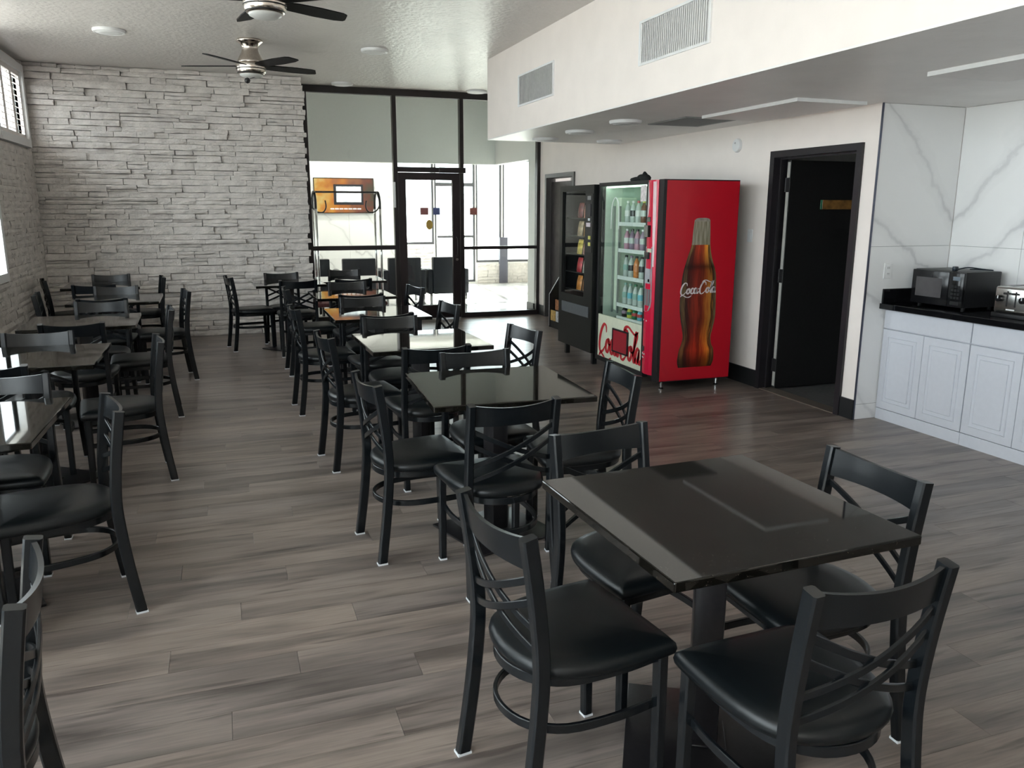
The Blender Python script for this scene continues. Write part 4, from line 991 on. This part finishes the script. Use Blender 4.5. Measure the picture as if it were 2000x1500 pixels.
# brochure rack
br = thing('brochure_rack', 'black tiered brochure rack standing behind the snack machine', 'rack', (4.15, 9.93, 0))
sidep = [(0, 0), (.30, 0), (.30, .80), (.22, .80), (.0, .45)]
for yy_ in (-.20, .19):
    q = mk('side_panel', prism(sidep, 'y', yy_, yy_+.012), BKM, br)
    mk('edge_trim', sweep([(-.003, yy_+.006, .02), (-.003, yy_+.006, .45), (.218, yy_+.006, .803)], rect(.012, .006), hint=(0, 1, 0)), pm('rack_edge', (.62, .63, .66), .3, metal=.6), q)
mk('plinth', box(.01, .30, -.188, .19, .0, .09), BKM, br)
for k in range(4): mk('tier', box(.02+k*.065, .03+k*.065, -.188, .19, .09, .18+k*.14), BKM, br)
bc_ = [(.60, .60, .62), (.55, .35, .10), (.62, .58, .60), (.45, .20, .10), (.30, .32, .45), (.62, .50, .12), (.55, .55, .58), (.42, .16, .12)]
bn = 0; tn = ['lowest', 'second', 'third', 'highest']
clr = ['white', 'orange', 'pale', 'brown', 'blue', 'yellow', 'silver', 'rust']
for k in range(4):
    for c_ in range(2):
        o = mk('brochure', bbox(.004+k*.065, .018+k*.065, -.17+c_*.18, -.02+c_*.18, .10+k*.14 if k else .10, .24+k*.14, .001, 1), pm('brochure_%d' % bn, bc_[bn], .4, var=.4, scale=30))
        o.location = (4.15, 9.93, 0); tag(o, '%s brochure in the %s tier of the black rack' % (clr[bn], tn[k]), 'brochure', 'brochures in the rack'); bn += 1

# ================================================================== LOBBY THINGS
NAVY = pm('dark_navy_upholstery', (.022, .026, .036), .5, bump=.15, bscale=200)
lc = thing('lounge_chair', 'x', 'armchair', (0, 0, 0), 0, 'lobby lounge chairs')
mk('backrest', bbox(-.27, .27, -.30, -.17, .19, .80, .02, 2), NAVY, lc, True)
mk('seat', bbox(-.26, .26, -.17, .32, .22, .42, .03, 2), NAVY, lc, True)
for s in (-1, 1):
    mk('armrest', bbox(s*.262, s*.352, -.28, .32, .19, .60, .02, 2), NAVY, lc, True)
    for yy_ in (-.26, .28): mk('leg', bbox(s*.30-.02, s*.30+.02, yy_-.02, yy_+.02, 0, .19, .003, 1), CHROME, lc)
lbls = ['dark lobby armchair beyond the glass, leftmost of four beside the stone wall', 'dark lobby armchair beyond the left glass pane, second from left', 'dark lobby armchair behind the left stile of the glass door', 'dark lobby armchair behind the glass of the door, rightmost of four']
for i, xx in enumerate((1.29, 2.03, 2.77, 3.51)):
    q = lc if i == 0 else copy_tree(lc)
    q.location = (xx, 13.30, 0); q['label'] = lbls[i]
tv = thing('television', 'wall-mounted television showing an orange picture in the lobby', 'television', (2.23, 15.90, 1.82))
mk('casing', bbox(-.57, .57, -.06, -.005, -.33, .33, .006, 1), BK, tv)
def screen_mat():
    m, t, b = nt('tv_picture'); b.inputs['Roughness'].default_value = .25; b.inputs['Base Color'].default_value = (.01, .01, .01, 1)
    tc = node(t, 'ShaderNodeTexCoord'); sx = node(t, 'ShaderNodeSeparateXYZ'); t.links.new(tc.outputs['Object'], sx.inputs[0])
    nz = node(t, 'ShaderNodeTexNoise', Scale=5.0, Detail=3.0); t.links.new(tc.outputs['Object'], nz.inputs['Vector'])
    ma = node(t, 'ShaderNodeMath', operation='MULTIPLY_ADD'); ma.inputs[1].default_value = .9; ma.inputs[2].default_value = .05; t.links.new(sx.outputs[0], ma.inputs[0])
    ad = node(t, 'ShaderNodeMath', operation='ADD'); t.links.new(ma.outputs[0], ad.inputs[0]); t.links.new(nz.outputs['Fac'], ad.inputs[1])
    r = node(t, 'ShaderNodeValToRGB'); e = r.color_ramp.elements
    e[0].position = .05; e[0].color = (1, .75, .25, 1); e[1].position = 1; e[1].color = (.12, .10, .06, 1)
    for p, c in ((.22, (.95, .42, .06)), (.42, (.75, .22, .03)), (.62, (.50, .20, .08)), (.8, (.28, .07, .04))): k = e.new(p); k.color = c+(1,)
    t.links.new(ad.outputs[0], r.inputs[0]); t.links.new(r.outputs[0], b.inputs['Emission Color']); b.inputs['Emission Strength'].default_value = .42
    return m
scn = mk('screen', box(-.555, .555, -.062, -.0602, -.315, .315), screen_mat(), tv)
mk('screen_inset_frame', box(-.20, .36, -.0632, -.0622, -.17, .21), pm('inset_dark', (.02, .02, .025), .3), scn)
mk('screen_inset', box(-.15, .32, -.0642, -.0634, -.12, .17), pm('inset_light', (.62, .72, .85), .3, emit=.5, var=.5, scale=9), scn)
mk('screen_caption', join(*[box(-.27+i*.085, -.27+i*.085+.07, -.0634, -.0626, -.255, -.235) for i in range(7)]), pm('caption_white', (.9, .9, .9), .3, emit=.4, var=.1), scn)
cart = thing('luggage_cart', 'chrome luggage cart with dark hanging bar just beyond the left glass pane', 'luggage cart', (1.73, 12.15, 0))
mk('platform', bbox(-.52, .52, -.27, .27, .17, .23, .02, 2), pm('cart_carpet', (.10, .03, .03), .9), cart, True)
for s in (-1, 1):
    for q in (-1, 1):
        mk('pole', cyl_between((s*.46, q*.22, .23), (s*.46, q*.22, 1.58), .019, 14), CHROME, cart, 'all')
        wv_ = lathe([(.02, -.015), (.075, -.015), (.08, 0), (.075, .015), (.02, .015)], 16); 
        mk('wheel', ([(p[2]+s*.42, p[0]+q*.2, p[1]+.085) for p in wv_[0]], wv_[1]), BKM, cart, True)
    mk('end_arch', sweep(crom([(s*.46, -.22, 1.58), (s*.46, -.21, 1.70), (s*.46, -.12, 1.80), (s*.46, 0, 1.82), (s*.46, .12, 1.80), (s*.46, .21, 1.70), (s*.46, .22, 1.58)], 5), circ(.017, 10)), BKM, cart, 'all')
    mk('curl', sweep(crom([(s*.46, 0, 1.81), (s*.50, 0, 1.66), (s*.44, 0, 1.55), (s*.34, 0, 1.53), (s*.29, 0, 1.60), (s*.30, 0, 1.70)], 5), circ(.010, 8)), BKM, cart, 'all')
mk('hanging_bar', cyl_between((-.47, 0, 1.82), (.47, 0, 1.82), .014, 12), BKM, cart, 'all')
for i, (x_, y_) in enumerate(((1.30, 14.35), (2.50, 14.35), (1.30, 15.3), (2.50, 15.3))):
    t = thing('downlight', 'lit round lobby downlight, %s over the %s' % (('front', 'front', 'rear', 'rear')[i], ('left side', 'right side', 'left side by the television', 'right side by the television')[i]), 'ceiling light', (x_, y_, 2.72), 0, 'lobby downlights')
    mk('trim_ring', lathe([(.085, 0), (.088, -.008), (.070, -.012), (.068, -.004)], 20), WHITE, t)
    mk('lens', lathe([(.069, -.004), (.05, -.007), (.004, -.008)], 20), pm('lit_lens', (1, .97, .9), .5, emit=12, var=.01), t)
    d = bpy.data.lights.new('downlight_lamp', 'AREA'); d.shape = 'DISK'; d.size = .13; d.energy = 7; d.color = (1, .95, .86)
    lo = bpy.data.objects.new('downlight_lamp', d); col.objects.link(lo); lo.parent = t; lo.location = (0, 0, -.012)
